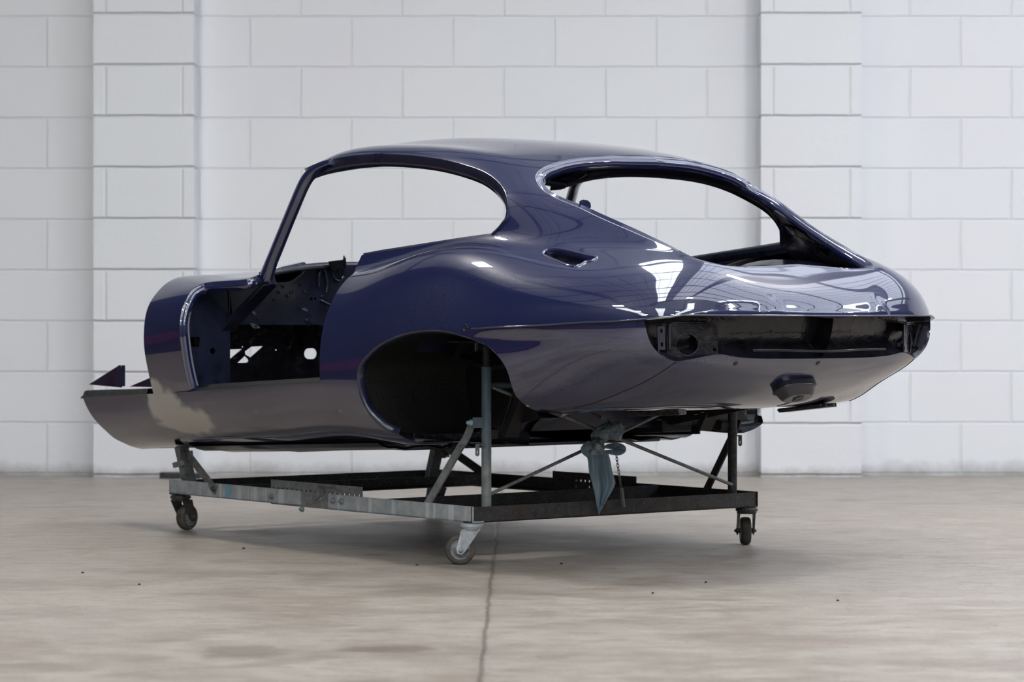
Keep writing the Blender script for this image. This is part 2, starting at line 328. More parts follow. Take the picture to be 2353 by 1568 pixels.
t.l(t.b.outputs[0], mx.inputs[1]); t.l(tr.outputs[0], mx.inputs[2]); t.l(mx.outputs[0], t.t.nodes['Material Output'].inputs[0]); t.bump(n1, .5, .006); MAT['cloth'] = t.m
t = NT('bunched_blue_cloth'); o = t.obj(); n1 = t.noise(o, 34, 6, .7, .5); t.set(base=t.ramp(n1, [(.32, (.05, .085, .115)), (.5, (.16, .21, .245)), (.68, (.45, .50, .53))]), rough=.9); t.bump(t.noise(o, 60, 5, .7), .8, .01); MAT['cloth_bunch'] = t.m  # darker copy of the cloth, shade of knots and folds put into its colour
t = NT('red_glint_paint'); t.set(base=(.25, .01, .02), rough=.4); MAT['red'] = t.m
t = NT('bare_metal_edge'); t.set(base=(.35, .36, .40), metal=.8, rough=.3); MAT['edge'] = t.m
t = NT('muddy_black_paint'); o = t.obj(); n1 = t.noise(o, 11, 6, .65, .8)
t.set(base=t.ramp(n1, [(.5, (.010, .011, .022)), (.62, (.085, .072, .06))]), rough=t.ramp(n1, [(.45, .2), (.6, .7)]), coat=.3, coat_rough=.1); MAT['muddy'] = t.m

# ------------------------------------------------------------------ mesh building
def rot_to(d):
    return Vector(d).normalized().to_track_quat('Z', 'Y').to_matrix()
class MB:
    def __init__(s): s.v = []; s.f = []; s.sm = []; s.g = []
    def add(s, V, F, smooth=False):
        k = len(s.v); s.g.append((k, len(V), len(s.f), len(F))); s.v += [tuple(map(float, p)) for p in V]; s.f += [tuple(i+k for i in f) for f in F]; s.sm += [smooth]*len(F); return s
    def box(s, c, d, rz=0, ry=0, rx=0):
        M = Matrix.Rotation(rz, 3, 'Z') @ Matrix.Rotation(ry, 3, 'Y') @ Matrix.Rotation(rx, 3, 'X'); V = []
        for x in (-.5, .5):
            for y in (-.5, .5):
                for z in (-.5, .5): V.append(M @ Vector((x*d[0], y*d[1], z*d[2])) + Vector(c))
        return s.add(V, [(0,1,3,2),(4,6,7,5),(0,4,5,1),(2,3,7,6),(0,2,6,4),(1,5,7,3)])
    def bar(s, a, b, w, h, up=(0, 0, 1)):
        a, b = Vector(a), Vector(b); d = (b-a).normalized(); u = Vector(up); u = (u-d*u.dot(d)).normalized(); r = d.cross(u)
        V = [p+r*x*w/2+u*y*h/2 for p in (a, b) for x, y in ((-1,-1),(1,-1),(1,1),(-1,1))]
        return s.add(V, [(0,1,2,3),(7,6,5,4),(0,4,5,1),(1,5,6,2),(2,6,7,3),(3,7,4,0)])
    def tube(s, path, r, n=10, cap=True, closed=False):
        P = [Vector(p) for p in path]; m = len(P); V = []; u = None; rr = r if isinstance(r, (list, tuple)) else [r]*m
        for i, p in enumerate(P):
            d = (P[(i+1) % m]-P[i-1]) if closed else (P[min(i+1, m-1)]-P[max(i-1, 0)]); d = d.normalized()
            if u is None: u = d.orthogonal().normalized()
            u = (u-d*u.dot(d)).normalized(); w = d.cross(u)
            V += [p+(u*math.cos(2*math.pi*k/n)+w*math.sin(2*math.pi*k/n))*rr[i] for k in range(n)]
        F = []
        for i in range(m if closed else m-1):
            j = (i+1) % m
            for k in range(n): F.append((i*n+k, i*n+(k+1) % n, j*n+(k+1) % n, j*n+k))
        s.add(V, F, True)
        if cap and not closed: s.add(V[:n], [tuple(range(n))[::-1]]); s.add(V[-n:], [tuple(range(n))])
        return s
    def lathe(s, prof, c, axis, n=32):
        """prof: (radius, height along axis)"""
        M = rot_to(axis); V = []
        for r, h in prof:
            for k in range(n):
                a = 2*math.pi*k/n; V.append(M @ Vector((r*math.cos(a), r*math.sin(a), h)) + Vector(c))
        F = []
        for i in range(len(prof)-1):
            for k in range(n): F.append((i*n+k, i*n+(k+1) % n, (i+1)*n+(k+1) % n, (i+1)*n+k))
        s.add(V, F, True)
        if prof[0][0] > 1e-5: s.add(V[:n], [tuple(range(n))[::-1]])
        if prof[-1][0] > 1e-5: s.add(V[-n:], [tuple(range(n))])
        return s
    def plate(s, poly, holes, place, th, step=None):
        """flat plate with holes; place(a, b, h) -> point"""
        loops = [np.array(poly, float)]+[np.array(h, float) for h in holes]; V = []; E = []
        for l in loops:
            k = len(V); V += [Vector(p) for p in l]; E += [(k+i, k+(i+1) % len(l)) for i in range(len(l))]
        r = geometry.delaunay_2d_cdt(V, E, [], 0, 1e-7); P = np.array([(p.x, p.y) for p in r[0]]); T = np.array(r[2])
        c = P[T].mean(1); ok = inside(loops[0], c)
        for l in loops[1:]: ok &= ~inside(l, c)
        T = T[ok]; n = len(P); V3 = [place(a, b, th/2) for a, b in P]+[place(a, b, -th/2) for a, b in P]
        cnt = set()
        F = []
        for t_ in T:
            F.append(tuple(int(i) for i in t_)); F.append(tuple(int(i)+n for i in t_[::-1]))
            for i in range(3): cnt.add((int(t_[i]), int(t_[(i+1) % 3])))
        for a, b in cnt:
            if (b, a) not in cnt: F.append((b, a, a+n, b+n))
        return s.add(V3, F)
    def grid(s, G, smooth=True, closed_u=False):
        G = np.asarray(G, float); a, b = G.shape[:2]; F = []
        for i in range(a if closed_u else a-1):
            for j in range(b-1): F.append((i*b+j, ((i+1) % a)*b+j, ((i+1) % a)*b+j+1, i*b+j+1))
        return s.add(G.reshape(-1, 3), F, smooth)
    def mirror(s):
        k = len(s.v); n = len(s.f); s.g += [(a+k, b, c+n, d) for a, b, c, d in s.g]; s.v += [(x, -y, z) for x, y, z in s.v]; s.f += [tuple(i+k for i in f[::-1]) for f in s.f]; s.sm += s.sm; return s
    def flip(s):
        s.v = [(x, -y, z) for x, y, z in s.v]; s.f = [f[::-1] for f in s.f]; return s
    def mesh(s, name, mat, normals=True):
        me = bpy.data.meshes.new(name); me.from_pydata(s.v, [], s.f); me.polygons.foreach_set('use_smooth', s.sm)
        if normals:
            bm = bmesh.new(); bm.from_mesh(me); bmesh.ops.recalc_face_normals(bm, faces=bm.faces); bm.to_mesh(me); bm.free()
        if mat: me.materials.append(MAT[mat])
        return me
    def pieces(s):
        """the sets of shapes in this builder that lie apart from each other"""
        V = np.array(s.v); lo = np.array([V[a:a+b].min(0) for a, b, c, d in s.g]); hi = np.array([V[a:a+b].max(0) for a, b, c, d in s.g]); sz = (hi-lo).max(1)
        gap = np.maximum(0, np.maximum(lo[:, None]-hi[None], lo[None]-hi[:, None])); near = np.sqrt((gap**2).sum(2)) <= np.maximum(.019, .5*np.maximum(sz[:, None], sz[None]))
        lab = np.arange(len(sz))
        for _ in range(len(sz)): lab = np.array([lab[near[i]].min() for i in range(len(sz))])
        return [[s.g[i] for i in np.nonzero(lab == l)[0]] for l in np.unique(lab)]
    def build(s, name, mat, parent=None, bevel=0, normals=True):
        ps = s.pieces()
        if len(ps) > 1:
            out = []
            for p in ps:
                m = MB()
                for a, b, c, d in p: m.add(s.v[a:a+b], [tuple(i-a for i in f) for f in s.f[c:c+d]]); m.sm[-d:] = s.sm[c:c+d]
                m.pieces = lambda: [1]; out.append(m.build(name, mat, parent, bevel, normals))
            return out[0]
        o = bpy.data.objects.new(name, s.mesh(name, mat, normals)); col.objects.link(o); o.parent = parent
        if bevel:
            b = o.modifiers.new('bevel', 'BEVEL'); b.width = bevel; b.segments = 2; b.limit_method = 'ANGLE'
        return o
def pair(f, name, mat, parent, bevel=0):
    """the same part on both flanks of the car"""
    return f().build(name, mat, parent, bevel), f().flip().build(name, mat, parent, bevel)
def tag(o, label=None, cat=None, group=None, kind=None):
    for k, v in (('label', label), ('category', cat), ('group', group), ('kind', kind)):
        if v: o[k] = v
    return o
def empty(name, loc, rz=0):
    o = bpy.data.objects.new(name, None); col.objects.link(o); o.location = loc; o.rotation_euler = (0, 0, rz); return o
def circle(cx, cy, rx, ry=None, n=20, a0=0):
    ry = ry or rx; return [(cx+rx*math.cos(2*math.pi*k/n+a0), cy+ry*math.sin(2*math.pi*k/n+a0)) for k in range(n)]
def slot(cx, cy, w, h, r=None, n=5, a=0):
    r = r or min(w, h)/2; P = []
    for sx, sy, a0 in ((1, 1, 0), (-1, 1, 90), (-1, -1, 180), (1, -1, 270)):
        for k in range(n+1):
            q = R(a0+90*k/n); P.append((sx*(w/2-r)+r*math.cos(q), sy*(h/2-r)+r*math.sin(q)))
    return [(cx+p*math.cos(a)-q*math.sin(a), cy+p*math.sin(a)+q*math.cos(a)) for p, q in P]

# ------------------------------------------------------------------ setting
def structure(name, mb, m): return tag(mb.build(name, m), kind='structure')
WALL_Y, PIER_Y = 12.15, 12.02
# painted block wall
t = NT('white_painted_blocks'); p = t.pos(); X, Y, Z = t.xyz(p)
cv = t.n('ShaderNodeCombineXYZ'); wob = t.math('MULTIPLY', t.math('SUBTRACT', t.noise(p, 7, 3), .5), .012)
t.l(t.math('ADD', t.math('ADD', X, .938), wob), cv.inputs[0]); t.l(t.math('ADD', t.math('SUBTRACT', Z, .010), t.math('MULTIPLY', wob, .6)), cv.inputs[1])
bk = t.n('ShaderNodeTexBrick'); t.l(cv.outputs[0], bk.inputs['Vector'])
for k, v in (('Scale', 1.0), ('Mortar Size', .006), ('Mortar Smooth', .55), ('Brick Width', .45), ('Row Height', .225), ('Bias', 0.)): bk.inputs[k].default_value = v
bk.offset = .5; bk.offset_frequency = 2; bk.inputs['Color1'].default_value = (0, 0, 0, 1); bk.inputs['Color2'].default_value = (1, 1, 1, 1)
big = t.noise(p, .9, 4, .5); tint = t.mix(t.ramp(big, [(.42, 0.), (.66, .5)]), (.715, .74, .775), (.715, .705, .765))
tone = t.mix(t.math('MULTIPLY', t.xyz(bk.outputs['Color'])[0], .6), tint, (.735, .75, .78))
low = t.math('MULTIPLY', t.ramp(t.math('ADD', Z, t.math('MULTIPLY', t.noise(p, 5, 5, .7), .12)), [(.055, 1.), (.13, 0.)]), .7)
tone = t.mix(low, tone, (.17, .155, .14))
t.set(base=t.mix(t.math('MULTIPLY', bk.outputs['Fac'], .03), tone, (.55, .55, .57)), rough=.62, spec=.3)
hh = t.math('ADD', t.math('MULTIPLY', t.math('SUBTRACT', 1.0, bk.outputs['Fac']), 1.0), t.math('ADD', t.math('MULTIPLY', t.noise(p, 60, 5, .65), .10), t.math('MULTIPLY', t.noise(p, 9, 4, .6), .18)))
t.bump(hh, .6, .009); MAT['wall'] = t.m
t = NT('white_painted_pier'); p = t.pos(); X, Y, Z = t.xyz(p)
row = t.math('ADD', t.math('DIVIDE', t.math('SUBTRACT', Z, .010), .225), t.math('MULTIPLY', t.math('SUBTRACT', t.noise(p, 8, 3), .5), .03)); fr = t.math('FRACT', row)
jn = t.math('MINIMUM', fr, t.math('SUBTRACT', 1.0, fr)); j = t.ramp(jn, [(.0, 0.), (.035, 1.)])
odd = t.math('GREATER_THAN', t.math('FRACT', t.math('MULTIPLY', t.math('FLOOR', row), .5)), .25)
xc = t.math('SUBTRACT', t.math('ABSOLUTE', t.math('ADD', X, .1515)), 1.4635); xl = t.math('SUBTRACT', t.math('ABSOLUTE', xc), .150)
jv = t.ramp(t.math('ABSOLUTE', t.math('SUBTRACT', xl, .018)), [(.0, 0.), (.008, 1.)])
jj = t.math('MINIMUM', j, t.math('ADD', .55, t.math('MULTIPLY', .45, t.math('MAXIMUM', jv, t.math('SUBTRACT', 1.0, odd)))))
big = t.noise(p, 1.1, 4, .5); tint = t.mix(t.ramp(big, [(.42, 0.), (.66, .5)]), (.715, .74, .77), (.715, .70, .755))
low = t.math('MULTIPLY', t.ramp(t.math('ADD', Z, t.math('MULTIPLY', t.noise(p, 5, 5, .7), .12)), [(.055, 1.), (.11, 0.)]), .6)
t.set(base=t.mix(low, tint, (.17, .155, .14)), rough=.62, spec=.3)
t.bump(t.math('ADD', jj, t.math('ADD', t.math('MULTIPLY', t.noise(p, 60, 5, .65), .10), t.math('MULTIPLY', t.noise(p, 9, 4, .6), .18))), .8, .012); MAT['pier'] = t.m
# worn power-floated concrete with one sawn joint
t = NT('worn_concrete'); p = t.pos(); X, Y, Z = t.xyz(p)
n1 = t.noise(p, .8, 5, .55, .3); n2 = t.noise(t.mapped(p, (2.6, 3.4, 1)), 1.0, 7, .72, .4); n3 = t.noise(p, 24, 5, .7); n4 = t.noise(t.mapped(p, (1.6, 2.4, 1), (9, 4, 0)), 1.4, 6, .7, .6)
base = t.ramp(n1, [(.32, (.265, .222, .182)), (.5, (.29, .25, .21)), (.68, (.315, .285, .25))])
base = t.mix(t.ramp(n2, [(.40, .0), (.56, .75)]), base, (.36, .33, .285)); base = t.mix(t.ramp(n4, [(.52, 0.), (.64, .55)]), base, (.20, .155, .12))
base = t.mix(t.ramp(n3, [(.3, .22), (.55, 0.)]), base, (.25, .20, .16))
n7 = t.noise(t.mapped(p, (9, 16, 1)), 1.0, 6, .75, .5); base = t.mix(t.ramp(n7, [(.40, .38), (.52, 0.)]), base, (.17, .135, .105)); base = t.mix(t.ramp(n7, [(.54, 0.), (.66, .35)]), base, (.44, .40, .35)); n5 = t.noise(p, 110, 5, .75); n6 = t.noise(t.mapped(p, (34, 14, 1)), 1.0, 5, .7, .8)
base = t.mix(t.ramp(n5, [(.36, .34), (.52, 0.)]), base, (.15, .115, .09)); base = t.mix(t.ramp(n5, [(.56, 0.), (.70, .28)]), base, (.45, .41, .36)); base = t.mix(t.ramp(n6, [(.60, 0.), (.70, .38)]), base, (.15, .11, .085))
vo = t.n('ShaderNodeTexVoronoi'); vo.inputs['Scale'].default_value = 26; t.l(p, vo.inputs['Vector']); rnd = t.xyz(vo.outputs['Color'])
dots = t.math('MULTIPLY', t.math('LESS_THAN', vo.outputs['Distance'], t.math('MULTIPLY', rnd[1], .11)), t.math('GREATER_THAN', rnd[0], .62)); base = t.mix(t.math('MULTIPLY', dots, .8), base, (.07, .05, .04))
for sx, sy, rx, ry, k_ in ((-.56, 5.70, .10, .16, .55), (-.27, 5.75, .12, .08, .6), (-.95, 5.45, .16, .10, .3), (.35, 6.3, .22, .10, .25), (.95, 5.5, .2, .12, .25), (-1.3, 7.2, .2, .12, .2)):
    e = t.math('ADD', t.math('POWER', t.math('DIVIDE', t.math('SUBTRACT', X, sx), rx), 2), t.math('POWER', t.math('DIVIDE', t.math('SUBTRACT', Y, sy), ry), 2))
    base = t.mix(t.math('MULTIPLY', t.ramp(t.math('ADD', e, t.math('MULTIPLY', t.math('SUBTRACT', t.noise(p, 14, 5, .7), .5), 2.4)), [(.35, k_), (.95, 0.)]), 1.), base, (.13, .095, .075))
jx = t.math('ABSOLUTE', t.math('SUBTRACT', t.math('ADD', X, t.math('MULTIPLY', Y, -.0036)), t.math('ADD', -.082, t.math('MULTIPLY', t.math('SUBTRACT', t.noise(p, 5, 4, .6), .5), .022))))
jg = t.ramp(jx, [(.002, 1.), (.006, 0.)]); jw = t.ramp(jx, [(.0, .3), (.022, 0.)])
base = t.mix(t.math('MULTIPLY', jw, t.noise(p, 12, 4)), base, (.13, .095, .075)); base = t.mix(t.math('MULTIPLY', jg, .72), base, (.085, .06, .05))
t.set(base=base, rough=t.ramp(n2, [(.3, .36), (.7, .55)]), spec=.4)
t.bump(t.math('SUBTRACT', t.math('ADD', t.math('MULTIPLY', n3, .12), t.math('MULTIPLY', n1, .3)), jg), .35, .006); MAT['floor'] = t.m
# ceiling: profiled sheeting, with a faint glow added for the car's reflections
t = NT('profiled_roof_sheet'); p = t.pos(); X, Y, Z = t.xyz(p)
w = t.math('MULTIPLY', t.math('ADD', t.math('SINE', t.math('MULTIPLY', X, 2*math.pi/.33)), 1.), .5); t.set(base=t.mix(t.ramp(w, [(.0, 0.), (.05, 1.)]), (.16, .17, .20), (.34, .36, .40)), rough=.6, emit=t.mix(t.ramp(w, [(.0, 0.), (.05, 1.)]), (.40, .44, .52), (.80, .88, 1.)), estr=.06); t.bump(w, .5, .03); MAT['ceiling'] = t.m
t = NT('grey_painted_steel'); t.set(base=(.05, .055, .075), rough=.5); MAT['purlin'] = t.m
t = NT('grey_cladding'); p = t.pos(); X, Y, Z = t.xyz(p)
t.set(base=t.ramp(t.math('DIVIDE', Z, 7.), [(.0, (.012, .012, .018)), (.045, (.012, .012, .018)), (.047, (.10, .010, .04)), (.082, (.10, .010, .04)), (.085, (.018, .02, .03)), (1., (.03, .034, .045))]), rough=.6); MAT['cladding'] = t.m  # magenta band added low on the unseen walls for the car's flank to reflect
t = NT('roof_light_panel'); p = t.pos(); w = t.math('MULTIPLY', t.math('ADD', t.math('SINE', t.math('MULTIPLY', t.xyz(p)[0], 2*math.pi/.33)), 1.), .5); t.set(base=(.8, .85, .9), emit=t.mix(t.ramp(w, [(.0, 0.), (.05, 1.)]), (.5, .56, .66), (.90, .96, 1.0)), estr=3.0); MAT['rooflight'] = t.m
t = NT('added_glow_sheet'); p = t.pos(); w = t.math('MULTIPLY', t.math('ADD', t.math('SINE', t.math('MULTIPLY', t.xyz(p)[0], 2*math.pi/.33)), 1.), .5); t.set(base=(.5, .54, .6), emit=t.mix(t.ramp(w, [(.0, 0.), (.11, 1.)]), (.30, .34, .42), (.80, .86, 1.)), estr=.85); MAT['glow_sheet'] = t.m  # emission added for the boot to reflect
t = NT('lamp_diffuser'); t.set(base=(1, 1, 1), emit=(1., .97, .92), estr=60.0); MAT['lampglow'] = t.m
XL, XR, YB = -4.2, 9.5, -9.
XC, XW = (XL+XR)/2, XR-XL
def roof_z(y): return 3.7+.27*(WALL_Y-y) if y > 1.7 else 3.7+.27*(WALL_Y-1.7)-.27*(1.7-y)
structure('floor', MB().box((XC, 1.6, -.05), (XW, 21.3, .1)), 'floor')
structure('wall_back', MB().box((XC, WALL_Y+.1, 1.85), (XW, .2, 3.7)), 'wall')
structure('trim_1', MB().box((-1.615, (PIER_Y+WALL_Y)/2, 1.85), (.440, WALL_Y-PIER_Y, 3.7)), 'pier')
structure('trim_2', MB().box((1.312, (PIER_Y+WALL_Y)/2, 1.85), (.440, WALL_Y-PIER_Y, 3.7)), 'pier')
structure('wall_left', MB().box((XL-.1, 1.6, CEIL/2), (.2, 21.2, CEIL)), 'cladding')
structure('wall_right', MB().box((XR+.1, 1.6, CEIL/2), (.2, 21.2, CEIL)), 'cladding')
structure('wall_front', MB().box((XC, YB-.1, 1.85), (XW, .2, 3.7)), 'cladding')
m = MB(); R0 = [(y, roof_z(y)) for y in (YB-.2, 1.7, WALL_Y+.2)]; m.add([(x, y, z+d) for d in (0, .08) for x in (XL-.2, XR+.2) for y, z in R0], [(0,1,4,3),(1,2,5,4),(6,9,10,7),(7,10,11,8),(0,3,9,6),(2,8,11,5),(0,6,7,1),(1,7,8,2),(3,4,10,9),(4,5,11,10)]); roof = structure('ceiling', m, 'ceiling')
def slope_box(x, y0, y1, w, h, drop):
    """a bar or panel lying along the roof slope, its top `drop` below the sheets"""
    z0, z1 = roof_z(y0)-drop-h/2, roof_z(y1)-drop-h/2; return MB().bar((x, y0, z0), (x, y1, z1), w, h)
for i, y in enumerate(np.arange(YB+.7, 12., 1.3)):
    structure('trim_%d' % (i+3), MB().box((XC, y, roof_z(y)-.10), (XW, .06, .16)), 'purlin')
for i, x in enumerate((-1.9, 2.9, 7.2)):
    for k, (y0, y1) in enumerate(((YB, 1.7), (1.7, WALL_Y))): structure('trim_%d' % (30+2*i+k), slope_box(x, y0, y1, .14, .26, .19), 'purlin')
k_ = 0
structure('window_20', slope_box(5.4, 2.0, 11.7, 8.0, .004, .0005), 'glow_sheet')  # glowing panel added under the roof to brighten the boot's reflection
for y0, y1, xs in ((2.2, 10.2, (.45, 7.4)), (-8.4, 1.2, (-2.9, .45, 3.9, 7.4))):
    for x in xs: k_ += 1; structure('window_%d' % k_, slope_box(x, y0, y1, .6 if 0 < x < 1 and y0 > 0 else .95, .006, .009), 'rooflight')
for x in (-2., 2.6, 7.2):
    for y in (-5.5, -1.0, 3.4, 8.6):
        z = roof_z(y)-.75; h = MB().box((x, y, z+.04), (.62, .34, .08)).bar((x, y, z+.08), (x, y, z+.70), .03, .03, (1, 0, 0)).build('lamp_housing', 'dull', roof); MB().box((x, y, z-.006), (.54, .26, .012)).build('diffuser', 'lampglow', h)
# ------------------------------------------------------------------ car body
car = tag(empty('car_body', (ORG[0], ORG[1], 0), YAW+R(90)), 'dark blue stripped fastback car body without doors, glass or wheels, on steel trolley', 'car body')
hit = BODY.hit
def surf(q): S, N, U, V = BODY.ev(q); return S, N
u_top = BODY.near([(-.15, 0, 1.165)])[0]; u_top[0] = 0
u_bot = BODY.near([(-.755, 0, .832)])[0]; u_bot[1] = 0
q_hatch = hit(smooth(P_HATCH, 5)); q_gut = hit(smooth(P_GUT, 4)); q_sw = hit(P_SILLW); q_jamb = hit(smooth(P_JAMB, 4)); q_db = hit(P_DOORB); q_st = hit(P_SILLT); q_nose = hit(smooth(P_NOSE, 4)); q_arch = hit(smooth(P_ARCH, 4)); q_fill = hit(smooth(P_FILL+P_FILL[:1], 4)[:-1]); q_rec = hit(smooth(P_RECESS, 4))
P_LIP = [(1083,756),(1150,752),(1240,748),(1340,741),(1400,739),(1480,733),(1540,728),(1571,724.5),(1640,725),(1700,725),(1800,725.5),(1880,726)]
q_lip = hit(smooth(P_LIP, 6))
U1 = BODY.tu[-1]; U_LIP = BODY.tu[9]
q_head = BODY.near([(1.03, 0, 1.216), (1.02, .2, 1.206), (.965, .38, 1.178)]); q_head[0][0] = 0
lip_c = BODY.near([(-.882, 0, .698)])[0]; lip_c[1] = 0
rec_c = np.array([q_rec[-1][0], 0.])
k = [i for i, p in enumerate(smooth(P_LIP, 6)) if p[0] > 1480 and p[0] < 1860]
q_rec_loop = np.vstack([q_lip[k]+[.004, 0], [[lip_c[0]+.004, 0]], [rec_c], q_rec[::-1]])
def dents(S):
    d = np.zeros(len(S))
    r = np.hypot((np.abs(S[:, 1])-.198)/.042, (S[:, 2]-.700)/.050)
    d += np.where((S[:, 2] > .69) & (S[:, 0] < -.6), .0050/(1+np.exp((r-.85)*9)), 0)
    r = np.hypot((S[:, 0]+.42)/.16, (S[:, 2]-.645)/.045); q = np.clip((.668-S[:, 2])/.03, 0, 1); d += np.where(S[:, 1] > .3, -.010*q*q*(3-2*q)*np.exp(-r*r*1.6), 0)
    return d
def shell(outer, holes, name, m, thick=.0028, step=.0125, off=0, disp=None, mirror=True, loft=BODY):
    V, T = trim(outer, holes, step); S, N, _, _ = loft.ev(V)
    if disp is not None:
        e = 1e-4; A = [loft.ev(V+np.array(d)*e) for d in ((1, 0), (-1, 0), (0, 1), (0, -1))]
        A = [a[0]+a[1]*disp(a[0])[:, None] for a in A]; S = S+N*disp(S)[:, None]
        N2 = np.cross(A[2]-A[3], A[0]-A[1]); L = np.linalg.norm(N2, axis=1); ok = (L > 1e-12); N2[ok] /= L[ok][:, None]
        s = np.sign((N2*N).sum(1)); N = np.where(ok[:, None], N2*s[:, None], N)
    S = S+N*off; S[np.abs(V[:, 0]) < 1e-6, 1] = 0; S[np.abs(V[:, 1]) < 1e-6, 1] = 0
    N[np.abs(V[:, 1]) < 1e-6, 1] = 0; N[np.abs(V[:, 0]) < 1e-6, 1] = 0
    if mirror == 'pair':
        for s_ in (1, -1):
            me = sheet_mesh(name, S*[1, s_, 1], N*[1, s_, 1], T, thick, False); me.materials.append(MAT[m]); o = bpy.data.objects.new(name, me); col.objects.link(o); o.parent = car
        return
    me = sheet_mesh(name, S, N, T, thick, mirror); me.materials.append(MAT[m]); o = bpy.data.objects.new(name, me); col.objects.link(o); o.parent = car; return o
outer = np.vstack([[u_top], q_head, q_gut, q_sw[1:], q_jamb[1:], q_db[1:], q_st[1:], q_nose[1:], [[U1, q_nose[-1][1]]], [[U1, q_arch[0][1]]], q_arch, [[U1, q_arch[-1][1]]], [[U1, 0]], [rec_c], q_rec[::-1], q_lip[k]+[.003, 0], [[lip_c[0]+.003, 0]], [u_bot], q_hatch[::-1]])
P_SUMP = [(1782.5,914.5),(1787.6,905),(1796,899),(1830,891),(1861,886.5),(1870.5,897),(1868,913),(1856,921),(1830,928.5),(1814.8,931),(1797,928.5)]
holes = [q_fill]
outer_shell = shell(outer, holes, 'body_shell', 'paint', disp=dents)

def sweep(path, side, nrm, prof, closed=False, solid=True):
    """strip along a path; prof = (across, along the normal) offsets forming a closed section"""
    m = MB(); G = []
    for p, h, n in zip(path, side, nrm): G.append([p+h*a+n*b for a, b in prof]+([p+h*prof[0][0]+n*prof[0][1]] if solid else []))
    if closed: G.append(G[0])
    m.grid(np.array(G), True); 
    if solid and not closed: m.add(G[0][:-1], [tuple(range(len(prof)))]); m.add(G[-1][:-1], [tuple(range(len(prof)))])
    return m
def frame(q, flip=1, loft=BODY):
    S, N, _, _ = loft.ev(q); T = np.gradient(S, axis=0); T /= np.maximum(np.linalg.norm(T, axis=1), 1e-9)[:, None]; H = np.cross(T, N)*flip; return S, N, H
# hatch aperture return: inset step all round the tailgate opening
S, N, H = frame(np.vstack([[u_top], q_hatch, [u_bot]]))
if (H[20]@(np.array([-.45, 0, 1.0])-S[20])) < 0: H = -H
S[0, 1] = S[-1, 1] = 0; H[0] *= [1, 0, 1]; H[-1] *= [1, 0, 1]
full = lambda A, sg=1: np.vstack([A, (A*[1, -1, 1])[::-1][1:-1]])
sweep(full(S), full(H), full(N), [(-.001, .0), (.002, -.006), (.017, -.009), (.020, -.032), (.022, -.032), (.019, -.007), (.004, -.004), (.001, 0)], True).build('hatch_flange', 'paint', car)
# drip channel and door-glass return over the side window
S, N, H = frame(q_gut)
if H[30][2] > 0: H = -H
pair(lambda: sweep(S, H, N, [(-.002, .004), (.003, .004), (.004, -.012), (.014, -.016), (.016, -.034), (.013, -.036), (.011, -.018), (.0, -.014)]), 'drip_channel', 'inner', car)
S, N, H = frame(q_sw)
pair(lambda: sweep(S, np.tile([0, 0, 1.], (len(S), 1)), np.tile([0, 1., 0], (len(S), 1)), [(-.012, -.006), (.006, -.006), (.006, -.012), (-.004, -.018), (-.03, -.018), (-.03, -.006)]), 'window_ledge', 'inner', car)
# wheel arch return
S, N, H = frame(q_arch)
c = np.array([-.10, .77, .52])
if (H[40]@(c-S[40])) < 0: H = -H
pair(lambda: sweep(S, H, N, [(-.0005, .0002), (.0015, -.001), (.004, -.006), (.008, -.022), (.006, -.023), (.002, -.006), (-.001, -.003)]), 'wheel_arch_lip', 'inner', car)
# bumper seam lip running round the tail
S, N, _, _ = BODY.ev(q_lip); Hh = N*[1, 1, 0]; Hh /= np.linalg.norm(Hh, axis=1)[:, None]
kk = S[:, 1] > .01; S, Hh = S[kk], Hh[kk]; S = np.vstack([S, [[-.882, 0, S[-1, 2]]]]); Hh = np.vstack([Hh, [[-1, 0, 0]]])
w = np.minimum(1, np.linspace(0, 9, len(S)))*.012+.001; up = np.tile([0, 0, 1.], (len(S), 1))
m = MB(); G = []
Sf, Hf = full(S)[:2*len(S)-1], None
LS = np.vstack([S, (S*[1, -1, 1])[::-1][1:]]); LH = np.vstack([Hh, (Hh*[1, -1, 1])[::-1][1:]]); LW = np.concatenate([w, w[::-1][1:]])
for p, h, ww in zip(LS, LH, LW): G.append([p-h*.006+[0, 0, .0022], p+h*ww+[0, 0, .0018], p+h*(ww+.001), p+h*ww-[0, 0, .0018], p-h*.006-[0, 0, .0022], p-h*.006+[0, 0, .0022]])
MB().grid(np.array(G)).build('bumper_seam_lip', 'paint', car)
# recessed tail panel under the lip
rec = shell(q_rec_loop, [], 'tail_panel', 'black', off=-.058)
b1 = dense(q_rec_loop, .01, True); b1 = np.vstack([b1, b1[:1]]); Sx, Nx = surf(b1); ok = np.array([not (abs(b1[i][1]) < 1e-6 and abs(b1[min(i+1, len(b1)-1)][1]) < 1e-6) for i in range(len(b1))])
G = np.stack([Sx-Nx*.001, Sx-Nx*.061], 1)
pair(lambda: MB().grid(G), 'tail_panel_return', 'black', car)
